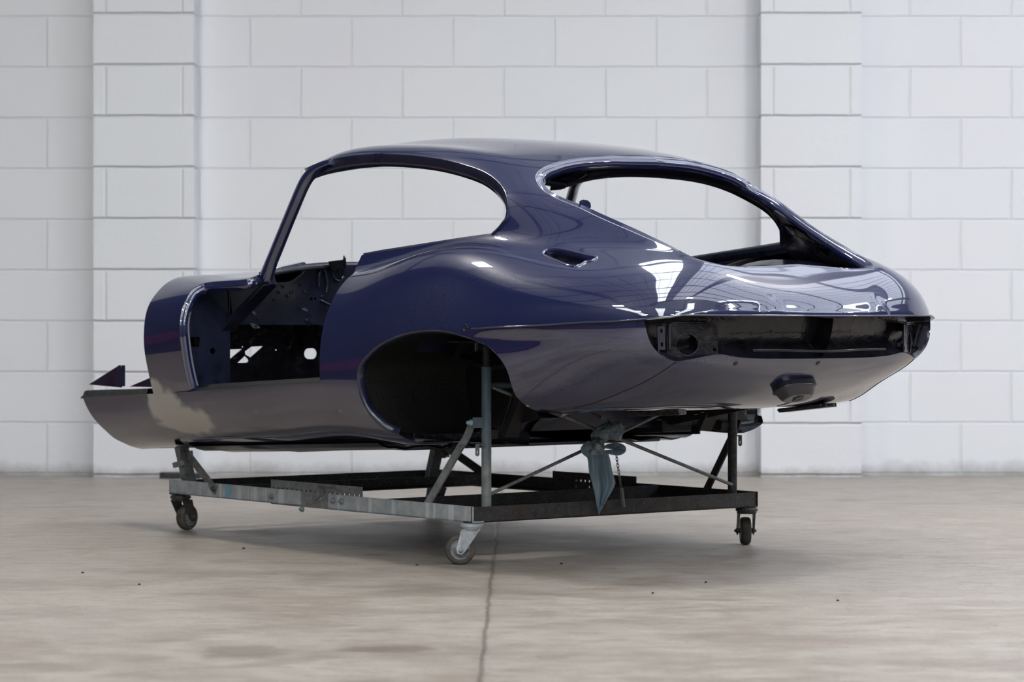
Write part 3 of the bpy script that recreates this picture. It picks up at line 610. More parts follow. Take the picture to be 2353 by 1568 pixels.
# scuttle
SC = [[(.75,0,.91),(.75,.2,.90),(.75,.38,.873),(.75,.47,.852),(.75,.535,.843),(.75,.60,.830),(.75,.665,.803),(.75,.73,.755),(.75,.785,.68),(.75,.784,.605),(.75,.772,.532),(.75,.755,.465),(.75,.735,.41)],
 [(1.0,0,.90),(1.0,.2,.888),(1.0,.4,.864),(1.0,.50,.845),(1.0,.57,.834),(1.0,.63,.821),(1.0,.69,.793),(1.0,.745,.745),(1.0,.778,.68),(1.0,.774,.605),(1.0,.76,.532),(1.0,.745,.465),(1.0,.725,.41)],
 [(1.23,0,.887),(1.23,.2,.876),(1.23,.4,.854),(1.23,.525,.838),(1.23,.60,.827),(1.23,.664,.812),(1.23,.715,.786),(1.23,.748,.745),(1.23,.766,.68),(1.23,.762,.605),(1.23,.748,.532),(1.23,.731,.465),(1.23,.712,.41)],
 [(1.46,0,.872),(1.46,.2,.862),(1.46,.4,.844),(1.46,.533,.837),(1.46,.612,.831),(1.46,.665,.811),(1.46,.705,.777),(1.46,.735,.735),(1.46,.75,.675),(1.46,.75,.60),(1.46,.735,.525),(1.46,.716,.455),(1.46,.697,.40)],
 [(1.65,0,.855),(1.65,.2,.846),(1.65,.4,.83),(1.65,.52,.822),(1.65,.598,.816),(1.65,.65,.797),(1.65,.69,.764),(1.65,.72,.723),(1.65,.734,.664),(1.65,.734,.59),(1.65,.72,.516),(1.65,.70,.445),(1.65,.682,.39)]]
SCUT = Loft(np.array(SC).transpose(1, 0, 2), False)
P_DOORF = [(435.4,901.5),(424,853),(416,805),(411.5,754),(414.7,722),(424,693.5),(437,671),(453,658),(475,649.5),(517,645.6),(564.5,642),(590,633)]
q_df = SCUT.hit(smooth(P_DOORF, 4)); v146 = SCUT.near([(1.46, .6, .83)])[0][1]; q_b = SCUT.hit([(357, 906.5)])[0]; q_b[1] = v146
q_ws = SCUT.near([(1.10, .535, .842), (1.17, .44, .85), (1.24, .30, .867), (1.285, .15, .878), (1.30, 0, .882)]); q_ws[-1][0] = 0
sc_outer = np.vstack([[[0, v146]], [[q_b[0], v146]], q_df, q_ws])
shell(sc_outer, [], 'scuttle_panel', 'paint', loft=SCUT)
S, N, H = frame(q_df, 1, SCUT)
if (H[25]@(np.array([.8, .75, .65])-S[25])) < 0: H = -H
pair(lambda: sweep(S, H, N, [(-.001, .0), (.003, -.004), (.004, -.008), (.009, -.009), (.011, -.03), (.009, -.03), (.007, -.013), (.0, -.008)]), 'door_shut_return', 'paint', car)
# windscreen pillars
ctr = smooth([(607,642),(614,622),(622,600),(640,556),(660,507),(680,459),(697,421),(712,400),(735,383),(762,373)], 4); ys = np.interp(np.arange(len(ctr)), np.linspace(0, len(ctr)-1, 10), [.560,.560,.558,.555,.55,.545,.538,.53,.522,.515])
wd = np.interp(np.arange(len(ctr)), np.linspace(0, len(ctr)-1, 10), [.046,.040,.034,.033,.032,.032,.032,.030,.026,.022])
PC = np.array([at_y(p[0], p[1], y) for p, y in zip(ctr, ys)])
def pillar():
    T = np.gradient(PC, axis=0); T /= np.linalg.norm(T, axis=1)[:, None]; L = np.tile([0, 1., 0], (len(PC), 1)); H = np.cross(T, L); H /= np.linalg.norm(H, axis=1)[:, None]
    m = MB(); G = []
    for p, h, l, w_ in zip(PC, H, L, wd):
        sec = [(-.5, -.012), (-.5, .004), (-.38, .010), (.1, .011), (.34, .008), (.40, -.002), (.5, -.004), (.5, -.016), (.3, -.020), (-.3, -.020)]
        G.append([p+h*a*w_+l*b for a, b in sec]+[p+h*sec[0][0]*w_+l*sec[0][1]])
    m.grid(np.array(G)); m.add(G[0][:-1], [tuple(range(10))]); m.add(G[-1][:-1], [tuple(range(10))]); return m
pair(pillar, 'windscreen_pillar', 'paint', car)
hp = np.array([(.90, .50, 1.140), (.975, .38, 1.165), (1.012, .2, 1.192), (1.022, 0, 1.203), (1.012, -.2, 1.192), (.975, -.38, 1.165), (.90, -.50, 1.140)]); hp = smooth(hp, 5)
m = MB(); G = [[p+np.array(d) for d in ((.012, 0, .008), (.010, 0, -.010), (-.03, 0, -.016), (-.045, 0, .002), (.012, 0, .008))] for p in hp]; m.grid(np.array(G)).build('windscreen_header', 'inner', car)
wb = smooth(np.array([(1.08, .555, .835), (1.17, .44, .846), (1.24, .30, .861), (1.285, .15, .871), (1.30, 0, .874)]), 5); wb = np.vstack([wb, (wb*[1, -1, 1])[::-1][1:]])
m = MB(); G = [[p+np.array(d) for d in ((.012, 0, .004), (-.006, 0, .010), (-.012, 0, -.012), (.008, 0, -.012), (.012, 0, .004))] for p in wb]; m.grid(np.array(G)).build('windscreen_ledge', 'inner', car)
# ---- wheel housings
def housing():
    m = MB(); S, N = surf(q_arch); c = np.array([-.10, 0, .53]); G = []
    for s_, n_ in zip(S, N):
        d = s_-c; d[1] = 0; d /= max(np.linalg.norm(d), 1e-6); o = s_-n_*.032+d*.035
        top = o.copy(); top[1] = .42; top = top + d*.02
        G.append([o, o*[1, 0, 1]+[0, .56, 0]+d*.02, top, top*[1, 0, 1]+[0, .36, 0]-d*.01])
    G = np.array(G); m.grid(G); inner = [(p[0], p[2]) for p in G[:, 3]]
    m.plate(inner, [], lambda a, b, h: (a, .36+h, b), .004)
    m.tube([(.06, .40, .37), (-.02, .39, .55), (-.06, .385, .66)], .004, 6); m.bar((.05, .375, .36), (-.19, .375, .74), .02, .05, (0, 1, 0)); m.bar((-.02, .372, .35), (-.02, .372, .56), .012, .012); m.bar((-.16, .38, .60), (-.24, .38, .60), .09, .05)
    arc = [(.20-.30*k/14+.02, .43, .585-.035*math.sin(k/14*math.pi*.6)+.09*max(0, k/14-.45)**1.4) for k in range(15)]
    m.tube(arc, .012, 6); m.bar((.16, .50, .58), (.16, .42, .72), .03, .02); return m
pair(housing, 'wheel_housing', 'underseal', car)
pair(lambda: MB().bar((.07, .45, .372), (.03, .45, .365), .04, .03).bar((-.15, .40, .70), (-.20, .40, .60), .03, .07, (0, 1, 0)), 'suspension_mount', 'underseal', car, .004)
# ---- floor and underside
P = lambda x: .273+(1.24-x)*.046
m = MB(); G = []
for x in np.linspace(.36, 1.53, 60):
    z = P(x)+(max(0, x-1.385)*.5 if x > 1.385 else 0); row = []
    for y in np.linspace(-.62, .62, 63):
        rib = .006*max(0, math.sin((abs(y)-.1)*2*math.pi/.13))*(1 if .3 < x < 1.3 and .15 < abs(y) < .56 else 0)
        side = max(0, abs(y)-.59)*.55; row.append((x, y, z-rib+side+.004))
    G.append(row)
m.grid(np.array(G)); G2 = np.array(G)+[0, 0, .006]; m.grid(G2[::-1]); m.build('floor_pan', 'pan', car)
m = MB()
for y in (.30, -.30): m.bar((.38, y, P(.38)+.006), (1.34, y, P(1.34)+.006), .07, .02)
for x in (.42, .98): m.bar((x, -.5, P(x)+.004), (x, .5, P(x)+.004), .06, .016)
m.build('floor_stiffener', 'pan', car, .004)
def sill_box():
    return MB().box((.98, .60, .395), (1.42, .11, .012), 0, R(2.6)).box((.98, .555, .375), (1.42, .006, .15), 0, R(2.6))
pair(sill_box, 'inner_sill', 'inner', car)
S_sb, N_sb = surf(q_db)
def tread():
    a, b = S_sb[0]+[-.0, -.002, .0], S_sb[-1]+[.0, -.002, 0]; m = MB(); G = []
    for k in range(20):
        p = a+(b-a)*k/19; G.append([p+np.array(d) for d in ((0, 0, -.001), (0, -.004, .003), (0, -.022, .004), (0, -.024, .012), (0, -.05, .014), (0, -.054, .022), (0, -.12, .024), (0, -.12, .018), (0, -.0, -.006))])
    m.grid(np.array(G)); return m
pair(tread, 'door_sill', 'underseal', car)
def ledge():
    m = MB(); a = at_y(350, 896, .655); b = at_y(203, 901, .64); G = []
    for k in range(24):
        p = a+(b-a)*k/23; w = rng.uniform(-.002, .002); G.append([p+np.array(d) for d in ((0, .03, -.022), (0, .026, -.014), (0, .022+w, -.012), (0, .015, .004+w), (0, -.08, .006), (0, -.08, -.006), (0, .03, -.022))])
    m.grid(np.array(G)); m.bar(a+[0, .0, -.006], b+[0, .0, -.006], .006, .02); return m
pair(ledge, 'sill_ledge', 'underseal', car)
def gusset():
    m = MB()
    for tri in ([(205, 884), (276, 839), (279.5, 845), (279.5, 891)], [(298, 889), (352, 866), (356, 890)]):
        P3 = [at_y(x, y, .60) for x, y in tri]; m.plate([(p[0], p[2]) for p in P3], [], lambda a, b, h: (a, .60+h, b), .004)
    p = at_y(278, 888, .60); m.box((p[0]-.004, .594, p[2]+.035), (.006, .012, .07)); return m
pair(gusset, 'frame_mount_gusset', 'inner', car)
# ---- engine bulkhead
def flat(x): return lambda a, b, h: (x+h, a, b)
pts = lambda L, x: [tuple(at_x(p, q, x)[1:]) for p, q in L]
foot = [(-.64, .29), (.64, .29), (.68, .48), (.71, .62), (.68, .72), (-.68, .72), (-.71, .62), (-.68, .48)]
hs = [pts([(509, 804), (556, 802.5), (513, 838), (509, 839.5)], 1.45), pts([(577, 797), (604, 795.5), (600, 800), (575, 822), (563, 815), (562, 808)], 1.45), pts([(562, 818), (570, 826), (571, 831), (566, 834), (545, 834)], 1.45),
      slot(*[(a+b)/2 for a, b in zip(at_x(697, 802, 1.45)[1:], at_x(729, 824, 1.45)[1:])], .052, .036), pts([(632, 803), (636, 803), (636, 806), (632, 806)], 1.45), pts([(519, 796.5), (523, 796.5), (523, 799), (519, 799)], 1.45), pts([(555, 796), (559, 796), (559, 798.5), (555, 798.5)], 1.45)]
MB().plate(foot, hs, flat(1.45), .004).build('bulkhead', 'black', car)
m = MB(); top = [(1.66, y, .70) for y in (-.62, .62)]; m.add([(1.47, -.66, .72), (1.47, .66, .72), (1.40, .66, .725), (1.40, -.66, .725), (1.47, -.66, .714), (1.47, .66, .714), (1.40, .66, .719), (1.40, -.66, .719)], [(0,1,2,3),(7,6,5,4),(0,4,5,1),(1,5,6,2),(2,6,7,3),(3,7,4,0)])
m.box((1.41, 0, .765), (.006, 1.1, .10)); m.build('footwell_roof', 'black', car)
m = MB(); G = []
for x in np.linspace(.22, 1.44, 12): G.append([(x, .17*math.cos(a), .32+(.10+.10*max(0, x-.9))*math.sin(a)**.7) for a in np.linspace(0, math.pi, 13)])
m.grid(np.array(G)).build('transmission_tunnel', 'black', car)
dash = [(-.70, .675), (.53, .675), (.545, .80), (.50, .832), (.40, .848), (.2, .866), (0, .874), (-.2, .866), (-.42, .848), (-.6, .835), (-.70, .79)]
hole = [(632, 618), (698, 604), (699, 616), (694, 628), (680, 640), (668, 648), (655, 650.5), (628, 650.5)]
dh = [pts(hole, 1.28)]+[circle(*at_x(a, b, 1.28)[1:], r_) for a, b, r_ in ((715, 687, .005), (724, 687, .005), (671, 672, .004), (590, 690, .006))]
MB().plate(dash, dh, flat(1.28), .003).build('dash_panel', 'inner', car)
MB().box((1.40, .08, .775), (.004, .66, .135)).box((1.40, .18, .842), (.004, .30, .03)).build('glovebox_back', 'black', car)
def at(a, b, x): return Vector(at_x(a, b, x))
rim = [at(a, b, 1.275) for a, b in smooth(hole, 4)]; MB().tube(rim, .0035, 6, True, True).build('dash_opening_rim', 'edge', car)
m = MB(); m.tube([at(a, b, 1.272) for a, b in smooth([(733, 660), (733, 630), (740, 620), (748, 626), (752, 650), (750, 672)], 4)], .0045, 6); m.tube([at(a, b, 1.272) for a, b in smooth([(767, 625), (768, 640), (780, 646), (790, 636)], 4)], .004, 6)
m.tube([at(735, 690, 1.27), at(757, 701, 1.27)], .004, 6); m.tube([at(696, 615, 1.27), at(698, 604, 1.27)], .006, 6); m.bar(at(707, 712, 1.27), at(707, 742, 1.27), .006, .006); m.bar(at(712, 724, 1.27), at(725, 724, 1.27), .005, .005); m.bar(at(712, 740, 1.27), at(726, 739, 1.27), .005, .008)
for a, b in ((668, 673), (640, 672), (660, 680), (650, 660), (690, 655), (700, 672), (630, 690), (587, 684), (597, 695), (592, 733), (735, 615), (744, 614), (738, 682), (703, 737)): m.lathe([(.004, 0), (.0045, .004), (.001, .006)], at(a, b, 1.277), (-1, 0, 0), 8)
m.build('dash_pressing', 'inner', car)
m = MB(); m.plate(pts([(574, 710), (580, 711), (588, 722), (585, 725), (578, 718)], 1.265), [], flat(1.265), .003).plate(pts([(573, 742), (585, 744), (597, 752), (595, 755), (584, 755), (577, 749)], 1.265), [circle(*at_x(588, 750.5, 1.265)[1:], .004)], flat(1.265), .003).plate(pts([(692, 710), (700, 708), (707, 713), (706, 716), (698, 713)], 1.265), [], flat(1.265), .003).build('dash_bracket', 'edge', car)
m = MB(); br = pts([(755, 601), (788, 597), (790, 592), (794, 592), (795, 610), (790, 628), (780, 640), (772, 640), (768, 625), (757, 612)], 1.262)
m.plate(br, [slot(*at_x(774, 624, 1.262)[1:], .009, .022, a=R(20)), circle(*at_x(786, 611, 1.262)[1:], .006)], flat(1.262), .004); m.bar(at(790, 593, 1.262), at(794, 620, 1.30), .005, .02); m.build('steering_bracket', 'black', car)
# ---- door hinge posts and the brace to the pillar foot
def post():
    m = MB(); poly = [(.712, .452), (.724, .53), (.737, .60), (.742, .67), (.722, .745), (.68, .785), (.56, .795), (.556, .70), (.552, .452)]
    m.plate(poly, [pts([(424, 776), (457, 774), (460, 778), (458, 799), (427, 795)], 1.27), circle(*at_x(488, 807, 1.27)[1:], .0105, n=14), circle(*at_x(474, 808, 1.27)[1:], .002, n=6), circle(*at_x(501, 809, 1.27)[1:], .002, n=6), circle(*at_x(445, 809, 1.27)[1:], .003, n=8)], flat(1.27), .004)
    m.box((1.34, .553, .62), (.15, .004, .34)); return m
pair(post, 'hinge_post', 'inner', car)
pair(lambda: MB().bar((1.03, .545, .815), (1.275, .553, .672), .03, .024, (0, 1, 0)).bar((1.03, .552, .80), (1.275, .557, .655), .004, .05, (0, 1, 0)), 'pillar_brace', 'inner', car, .003)
pair(lambda: MB().plate(pts([(458, 660), (560, 646), (590, 640), (592, 660), (480, 745), (440, 745), (436, 690)], 1.34), [circle(*at_x(512, 689, 1.34)[1:], .012, n=14)], flat(1.34), .003), 'scuttle_side_panel', 'inner', car)
MB().lathe([(.012, 0), (.012, .004), (.003, .006)], at(554, 668, 1.335), (-1, 0, 0), 14).build('red_glint', 'red', car)  # small red stud standing in for a reflected red dot
# ---- cabin rear, boot floor, inner quarters
MB().box((.24, 0, .49), (.004, .70, .26)).build('seat_bulkhead', 'inner', car)
m = MB(); m.box((-.22, 0, .628), (.86, .98, .006))
for y in (-.36, -.18, 0, .18, .36): m.box((-.22, y, .634), (.7, .025, .008))
m.build('boot_floor', 'muddy', car)
def hump():
    m = MB(); G = []
    for k in range(21):
        a = math.pi*k/20; x = -.19+.38*math.cos(a); G.append([(x, y, .60+.272*math.sin(a)**.75*(1 if y > .42 else .94)) for y in (.60, .50, .44, .41, .395)]+[(x, .39, .60)])
    return m.grid(np.array(G))
pair(hump, 'wheel_hump', 'inner', car)
# inner skin of the rear quarters, with its slots (seen through the tailgate opening on the far flank)
class Far:
    pass
def hit_far(pts):
    B = BODY; B.table(); V = to_view(B.T*[1, -1, 1]); out = []
    for p in pts:
        q = B.TP[np.argmin(np.hypot(*(V-p).T)+np.where(B.front, 0, 0)+200*(B.T[:, 2] < .72))].copy()
        for _ in range(12):
            e = 1e-4; w = to_view(B.ev([q, q+[e, 0], q+[0, e]])[0]*[1, -1, 1]); J = np.stack([(w[1]-w[0])/e, (w[2]-w[0])/e], 1)
            st = np.linalg.lstsq(J, p-w[0], rcond=.02)[0]; L = np.linalg.norm(st); q = np.clip(q+st*min(1, .05/max(L, 1e-9)), [0, 0], [B.tu[-1], B.tv[-1]])
        out.append(q)
    return np.array(out)
q_s1 = hit_far(smooth([(1761,482),(1768,479),(1776,484),(1784,504),(1790,528),(1800,545),(1799,554),(1791,555),(1782,548),(1771,525),(1762,500)], 3)); q_s2 = hit_far([(1896,556),(1901,557),(1914,568),(1915,572),(1910,571),(1898,561)])
jj = slice(8, None); hb = q_hatch[len(q_hatch)//3:-14]+[.035, 0]
wr = q_gut[-34:]; va = wr[:, 1].max()
quad = np.vstack([hb, [[BODY.tu[9], hb[-1][1]]], [[BODY.tu[9], BODY.tv[5]]], [[BODY.tu[8], q_sw[0][1]]], wr[::-1][:22]])
try: shell(quad, [q_s1, q_s2], 'inner_quarter_panel', 'muddy', thick=.002, step=.02, off=-.026, mirror='pair')
except Exception as e: print('inner quarter', e)
# ---- tail details
S, N = surf(hit([(1521, 750), (1523, 812)])); br_a, br_b = S-N*.016; br_n = N.mean(0)
def lamp_bracket():
    m = MB(); d = np.cross(br_n, [0, 0, 1]); d /= np.linalg.norm(d); h = br_a[2]-br_b[2]
    pl = lambda a, b, hh: br_b+(br_a-br_b)*(b/h)+d*a+br_n*hh
    m.plate([(-.008, 0), (.008, 0), (.008, h), (-.008, h)], [slot(.001, .014, .006, .012, n=3), slot(.001, h-.012, .006, .012, n=3)], pl, .0025); m.bar(br_a+d*.010, br_b+d*.010-np.array([0, 0, .006]), .003, .018, br_n); m.bar(br_a-d*.022-br_n*.012, br_b-d*.020-br_n*.012, .004, .006, br_n); return m
pair(lamp_bracket, 'lamp_bracket', 'inner', car)
def lamp_plate():
    L = [(1531, 744), (1648, 744), (1650, 815), (1615, 824), (1587, 828.5), (1556, 831), (1532, 822)]; m = MB(); n = Vector((-.83, .55, 0)).normalized(); o = Vector((-.762, .415, 0)); d = n.cross(Vector((0, 0, 1)))
    def tr(px, py):
        # meet of the view line with the plate's plane
        p0 = Vector(at_x(px, py, -.5)); p1 = Vector(at_x(px, py, -.9)); t_ = (o-p0).dot(n)/((p1-p0).dot(n)); q = p0+(p1-p0)*t_; return ((q-o).dot(d), q.z)
    poly = [tr(*p) for p in L]; c = tr(1579, 792); e = tr(1604, 792); r = abs(e[0]-c[0])
    pl = lambda a, b, h: o+d*a+Vector((0, 0, b))+n*h
    m.plate(poly, [circle(c[0], c[1], r, .0295, 28), circle(*tr(1642, 776), .004, n=8), circle(*tr(1642, 804), .005, n=8)], pl, .003)
    ring = [pl(c[0]+r*math.cos(t_), c[1]+.0295*math.sin(t_), .001) for t_ in np.linspace(0, 2*math.pi, 28, False)]; m.tube(ring, .0022, 6, True, True)
    q = [tr(1652, 742), tr(1652, 818)]; m.bar(pl(*q[0], .004), pl(*q[1], .004), .004, .008)
    m.lathe([(.0, 0), (r*1.25, 0), (r*1.25, .002), (0, .002)], pl(c[0], c[1]+.004, -.035), n, 24)
    for yy in (742, 746): m.bar(pl(*tr(1534, yy), .006), pl(*tr(1648, yy), .006), .006, .003)
    return m
pair(lamp_plate, 'lamp_plate', 'black', car)
g = []
for y in np.linspace(-.25, .25, 30):
    p = surf(BODY.near([(-.845+.28*y*y, abs(y), .612)]))[0][0]; g.append((p[0]-.002, y, p[2]))
MB().tube(g, .004, 6).build('valance_edge', 'black', car)
# drain sump cup hanging from the middle of the valance
q0 = BODY.near([(-.728, 0, .515)])[0]; q0[1] = 0; S, N, U, V_ = BODY.ev([q0]); c, n = S[0], N[0]; n[1] = 0; n /= np.linalg.norm(n); tu_ = np.cross(n, [0, 1, 0]); G = []
for r, d in ((1.0, -.03), (1.04, .010), (1.08, .013), (1.05, .016), (.93, .019), (.78, .036), (.70, .040)):
    ring = []
    for k_ in range(37):
        a = 2*math.pi*k_/36; e = (abs(math.cos(a))**3.2+abs(math.sin(a))**3.2)**(-1/3.2); ring.append(c+np.array([0, .064, 0])*(math.cos(a)*e*r)+tu_*(math.sin(a)*e*r*.038)+n*d)
    G.append(ring)
m = MB().grid(np.array(G)); m.add(G[-1][:-1], [tuple(range(36))]); ds = m.build('drain_sump', 'pan', car)
MB().lathe([(.020, .039), (.016, .043), (.008, .041), (0, .041)], c+n*.0, n, 6).build('drain_plug', 'black', ds)
# seams of the valance
for nm, L in (('valance_seam', [(1553, 833), (1500, 868), (1440, 897), (1370, 925), (1320, 938)]),):
    S, N = surf(hit(smooth(L, 6))); pair(lambda: MB().tube([Vector(p+n_*.0003) for p, n_ in zip(S, N)], .0011, 5), nm, 'black', car)
S, N = surf(hit(smooth([(1225, 934), (1252, 914), (1290, 896), (1340, 878)], 6))); pair(lambda: MB().tube([Vector(p) for p in S], .0007, 5), 'panel_crease', 'inner', car)
for L, r_ in ((([(1683, 823), (1700, 828), (1690, 831)]), .004),):
    pass
S, N = surf(hit([(1690, 836), (1972, 834), (1212, 933)]))
for i, (p, n_) in enumerate(zip(S, N)): MB().lathe([(.0, 0.0), (.007 if i < 2 else .0045, .0005), (.007 if i < 2 else .0045, .002), (.003, .003), (0, .003)], Vector(p-n_*.001), n_, 14).build('plug' if i < 2 else 'arch_screw', 'black' if i < 2 else 'edge', car)
S, N = surf(hit([(1068, 754)])); MB().lathe([(.0105, 0), (.0085, .0025), (.006, .0015), (.006, .0004), (0, .0004)], Vector(S[0]-N[0]*.0006), N[0], 18).build('bumper_hole_disc', 'black', car)  # black disc standing in for the shaded inside of a small hole
# fuel filler recess
S, N, H = frame(q_fill); c = S.mean(0)
if (H[5]@(c-S[5])) < 0: H = -H
m = sweep(S, H, N, [(-.006, .0005), (-.003, .004), (.002, .003), (.004, -.002), (.005, -.035), (.002, -.035), (0, -.004)], True); n = N.mean(0); m.add(S-n*.035, [tuple(range(len(S)))]); m.build('filler_recess', 'paint', car)
# small fittings
m = MB(); b = at_x(1345, 472, -.30); L = pts([(1332, 468), (1333, 462), (1340, 459), (1350, 461), (1356, 467), (1357, 476), (1354, 480), (1335, 474)], -.30)
m.plate(L, [circle(*at_x(1338, 464, -.30)[1:], .0022, n=8), circle(*at_x(1351, 474, -.30)[1:], .0022, n=8)], flat(-.30), .004).build('hinge_tab', 'paint', car)
def und(px0, py0, px1, py1, y): return at_y(px0, py0, y), at_y(px1, py1, y)
m = MB(); m.bar(at_y(1598, 938, -.05), at_y(1600, 953, -.05), .008, .008, (0, 1, 0)).bar(at_y(1612, 932, -.05), at_y(1614, 948, -.05), .008, .008, (0, 1, 0)).tube([at_y(1598, 945, -.05), at_y(1614, 940, -.05)], .002, 6).build('exhaust_hanger', 'black', car)
m = MB(); m.bar((-.42, .13, .437), (-.28, .20, .43), .06, .022).bar((-.40, -.28, .43), (-.55, -.32, .448), .07, .012); m.build('jacking_bracket', 'black', car, .003)
m = MB(); a = at_y(1788, 943, -.16); b = at_y(1886, 931, -.16); m.bar(a, b, .006, .006); m.build('valance_flap', 'underseal', car)
m = MB(); V = [at_y(1233, 948, .56), at_y(1258, 948, .56), at_y(1293, 951, .50), at_y(1288, 960, .50), at_y(1262, 969, .53), at_y(1243, 962, .57)]; m.add([tuple(v) for v in V]+[tuple(v+[.03, -.06, .01]) for v in V], [(0,1,2,3,4,5),(6,7,8,9,10,11)]+[(i, (i+1) % 6, (i+1) % 6+6, i+6) for i in range(6)]); m.build('chassis_end', 'pan', car)
m = MB()
m.bar((.30, -.52, .375), (.72, -.56, .335), .10, .05); m.bar((.32, -.25, .345), (.50, -.25, .335), .06, .06); m.bar((.2, -.40, .365), (.6, -.40, .345), .12, .04); m.build('rear_underside', 'underseal', car, .004)
# ------------------------------------------------------------------ trolley (same axes as the car)
tro = tag(empty('body_trolley', (ORG[0], ORG[1], 0), YAW+R(90)), 'low steel angle frame trolley on four swivel castors carrying the blue car body', 'trolley')
ZT = .163
def angle_x(x0, x1, y, s_, h=.045, z=ZT, w=.04, th=.004):
    return MB().box(((x0+x1)/2, y-s_*th/2, z-h/2), (x1-x0, th, h)).box(((x0+x1)/2, y-s_*w/2, z-h+th/2), (x1-x0, w, th))
def angle_y(y0, y1, x, s_, h=.045, z=ZT, w=.04, th=.004):
    return MB().box((x-s_*th/2, (y0+y1)/2, z-h/2), (th, y1-y0, h)).box((x-s_*w/2, (y0+y1)/2, z-h+th/2), (w, y1-y0, th))
for s_, m_ in ((1, 'galv'), (-1, 'dark')):  # far flank takes the darker steel
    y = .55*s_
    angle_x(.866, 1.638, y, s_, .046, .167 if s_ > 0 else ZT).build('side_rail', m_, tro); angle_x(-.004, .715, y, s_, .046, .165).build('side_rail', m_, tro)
    ys = y-s_*.006; x0, x1, z0, z1 = (.545, 1.037, .118, .194) if s_ > 0 else (.56, .985, .122, .186)
    H = []
    for k in range(19): H.append(slot(x0+.015+(x1-x0-.03)*k/18, z1-.026, .010, .0085, n=3))
    for k in range(19):
        if k in (4, 5, 8, 9, 10, 13, 14, 15): H.append(slot(x0+.015+(x1-x0-.03)*k/18, z1-.045, .008, .0085, n=3))
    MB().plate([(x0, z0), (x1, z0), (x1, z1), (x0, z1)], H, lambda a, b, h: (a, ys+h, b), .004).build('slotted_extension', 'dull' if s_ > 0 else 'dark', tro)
    for x, z in ((1.02, .142), (.685, .147), (.64, .147), (.852, .112)): MB().lathe([(.009, 0), (.009, .006), (.005, .007), (.005, .012), (0, .012)], (x, y, z), (0, s_, 0), 6).build('bolt', 'dull', tro)
angle_y(-.55, .55, 0, -1, .045).build('rear_beam', 'rusty', tro)
angle_y(-.55, .55, 1.638, 1, .045).build('front_beam', 'dark', tro)
angle_y(-.545, .545, .45, 1, .043, .163).build('cross_beam', 'dark', tro); angle_y(-.545, .545, 1.34, 1, .036, .160).build('cross_beam', 'dark', tro)
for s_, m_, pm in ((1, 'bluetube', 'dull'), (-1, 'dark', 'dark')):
    y = .475*s_; base = (.03, y, .118)
    ps = MB().tube([base, (.03, y, .558)], .0142, 18).build('support_post', m_, tro)
    MB().tube([(.03, y, .55), (.03, y, .615)], .0112, 16).build('post_extension', 'dark', ps)
    tb = MB().bar((.03, y+.012*s_, .400), (.03, y+.047*s_, .400), .006, .030); tb.bar((.03, y+.014*s_, .337), (.03, y+.026*s_, .337), .03, .003); tb.plate([(0, 0), (.014, 0), (.014, -.03), (.007, -.034), (0, -.03)], [slot(.007, -.022, .005, .01)], lambda a, b, h: (.03+h, y+s_*(.026+a*.9), .338+b), .003)
    tb.build('post_lug', m_, ps)
    pth = smooth(np.array([(.04, y+.042*s_, .402), (.062, y+.045*s_, .36), (.09, y+.05*s_, .325), (.225, y+.068*s_, .155)]), 5); G = []
    for i, p in enumerate(pth):
        d = pth[min(i+1, len(pth)-1)]-pth[max(i-1, 0)]; d /= np.linalg.norm(d); u = np.cross(d, [0, 1, 0]); G.append([p+u*a*.0125+np.array([0, b*.003, 0]) for a, b in ((-1, -1), (1, -1), (1, 1), (-1, 1), (-1, -1))])
    bm_ = MB().grid(np.array(G), False); bm_.add(G[0][:-1], [(0, 1, 2, 3)]); bm_.add(G[-1][:-1], [(0, 1, 2, 3)]); br = bm_.build('post_brace', pm, tro)
    MB().lathe([(.009, -.004), (.009, .006), (.006, .007), (.005, .018), (0, .019)], (.04, y+.044*s_, .400), (0, s_, 0), 8).build('bolt', 'galv' if s_ > 0 else 'dark', br)
    # front stand
    yb, yt = .487*s_, .53*s_
    lg = MB().bar((1.60, yb, .12), (1.60, yt, .285), .036, .030, (1, 0, 0)).build('front_leg', 'dull' if s_ > 0 else 'dark', tro)
    MB().bar((1.585, yt-.012*s_, .262), (1.58, yb+.03*s_, .205), .05, .004, (1, 0, 0)).bar((1.572, yt-.0*s_, .225), (1.60, yt+.026*s_, .215), .03, .018).build('leg_sleeve', 'dull' if s_ > 0 else 'dark', lg, .002)
    MB().bar((1.60, yt-.03*s_, .283), (1.60, yt+.03*s_, .290), .05, .006).build('leg_pad', 'dark', lg)
    MB().bar((1.582, yt-.01*s_, .258), (1.345, .556*s_, .146), .004, .030, (0, 0, 1)).build('front_brace', 'dull' if s_ > 0 else 'dark', tro)
    MB().lathe([(.010, 0), (.010, .006), (.005, .007), (.005, .012), (0, .012)], (1.352, .556*s_, .150), (0, s_, 0), 6).build('bolt', 'rusty', tro)
MB().tube([(.03, -.475, .505), (.03, .475, .505)], .010, 10).build('top_cross_bar', 'bluetube', tro)
MB().tube([(.045, .462, .190), (.045, -.462, .498)], .0052, 8).build('tie_rod', 'dull', tro); MB().tube([(.018, .462, .500), (.018, -.462, .188)], .0052, 8).build('tie_rod', 'dull', tro)
h0, h1 = at_x(1428, 1122, -.004), at_x(1433, 1166, -.012); MB().bar(h0, h1, .005, .010, (1, 0, 0)).build('hook_strip', 'dull', tro)
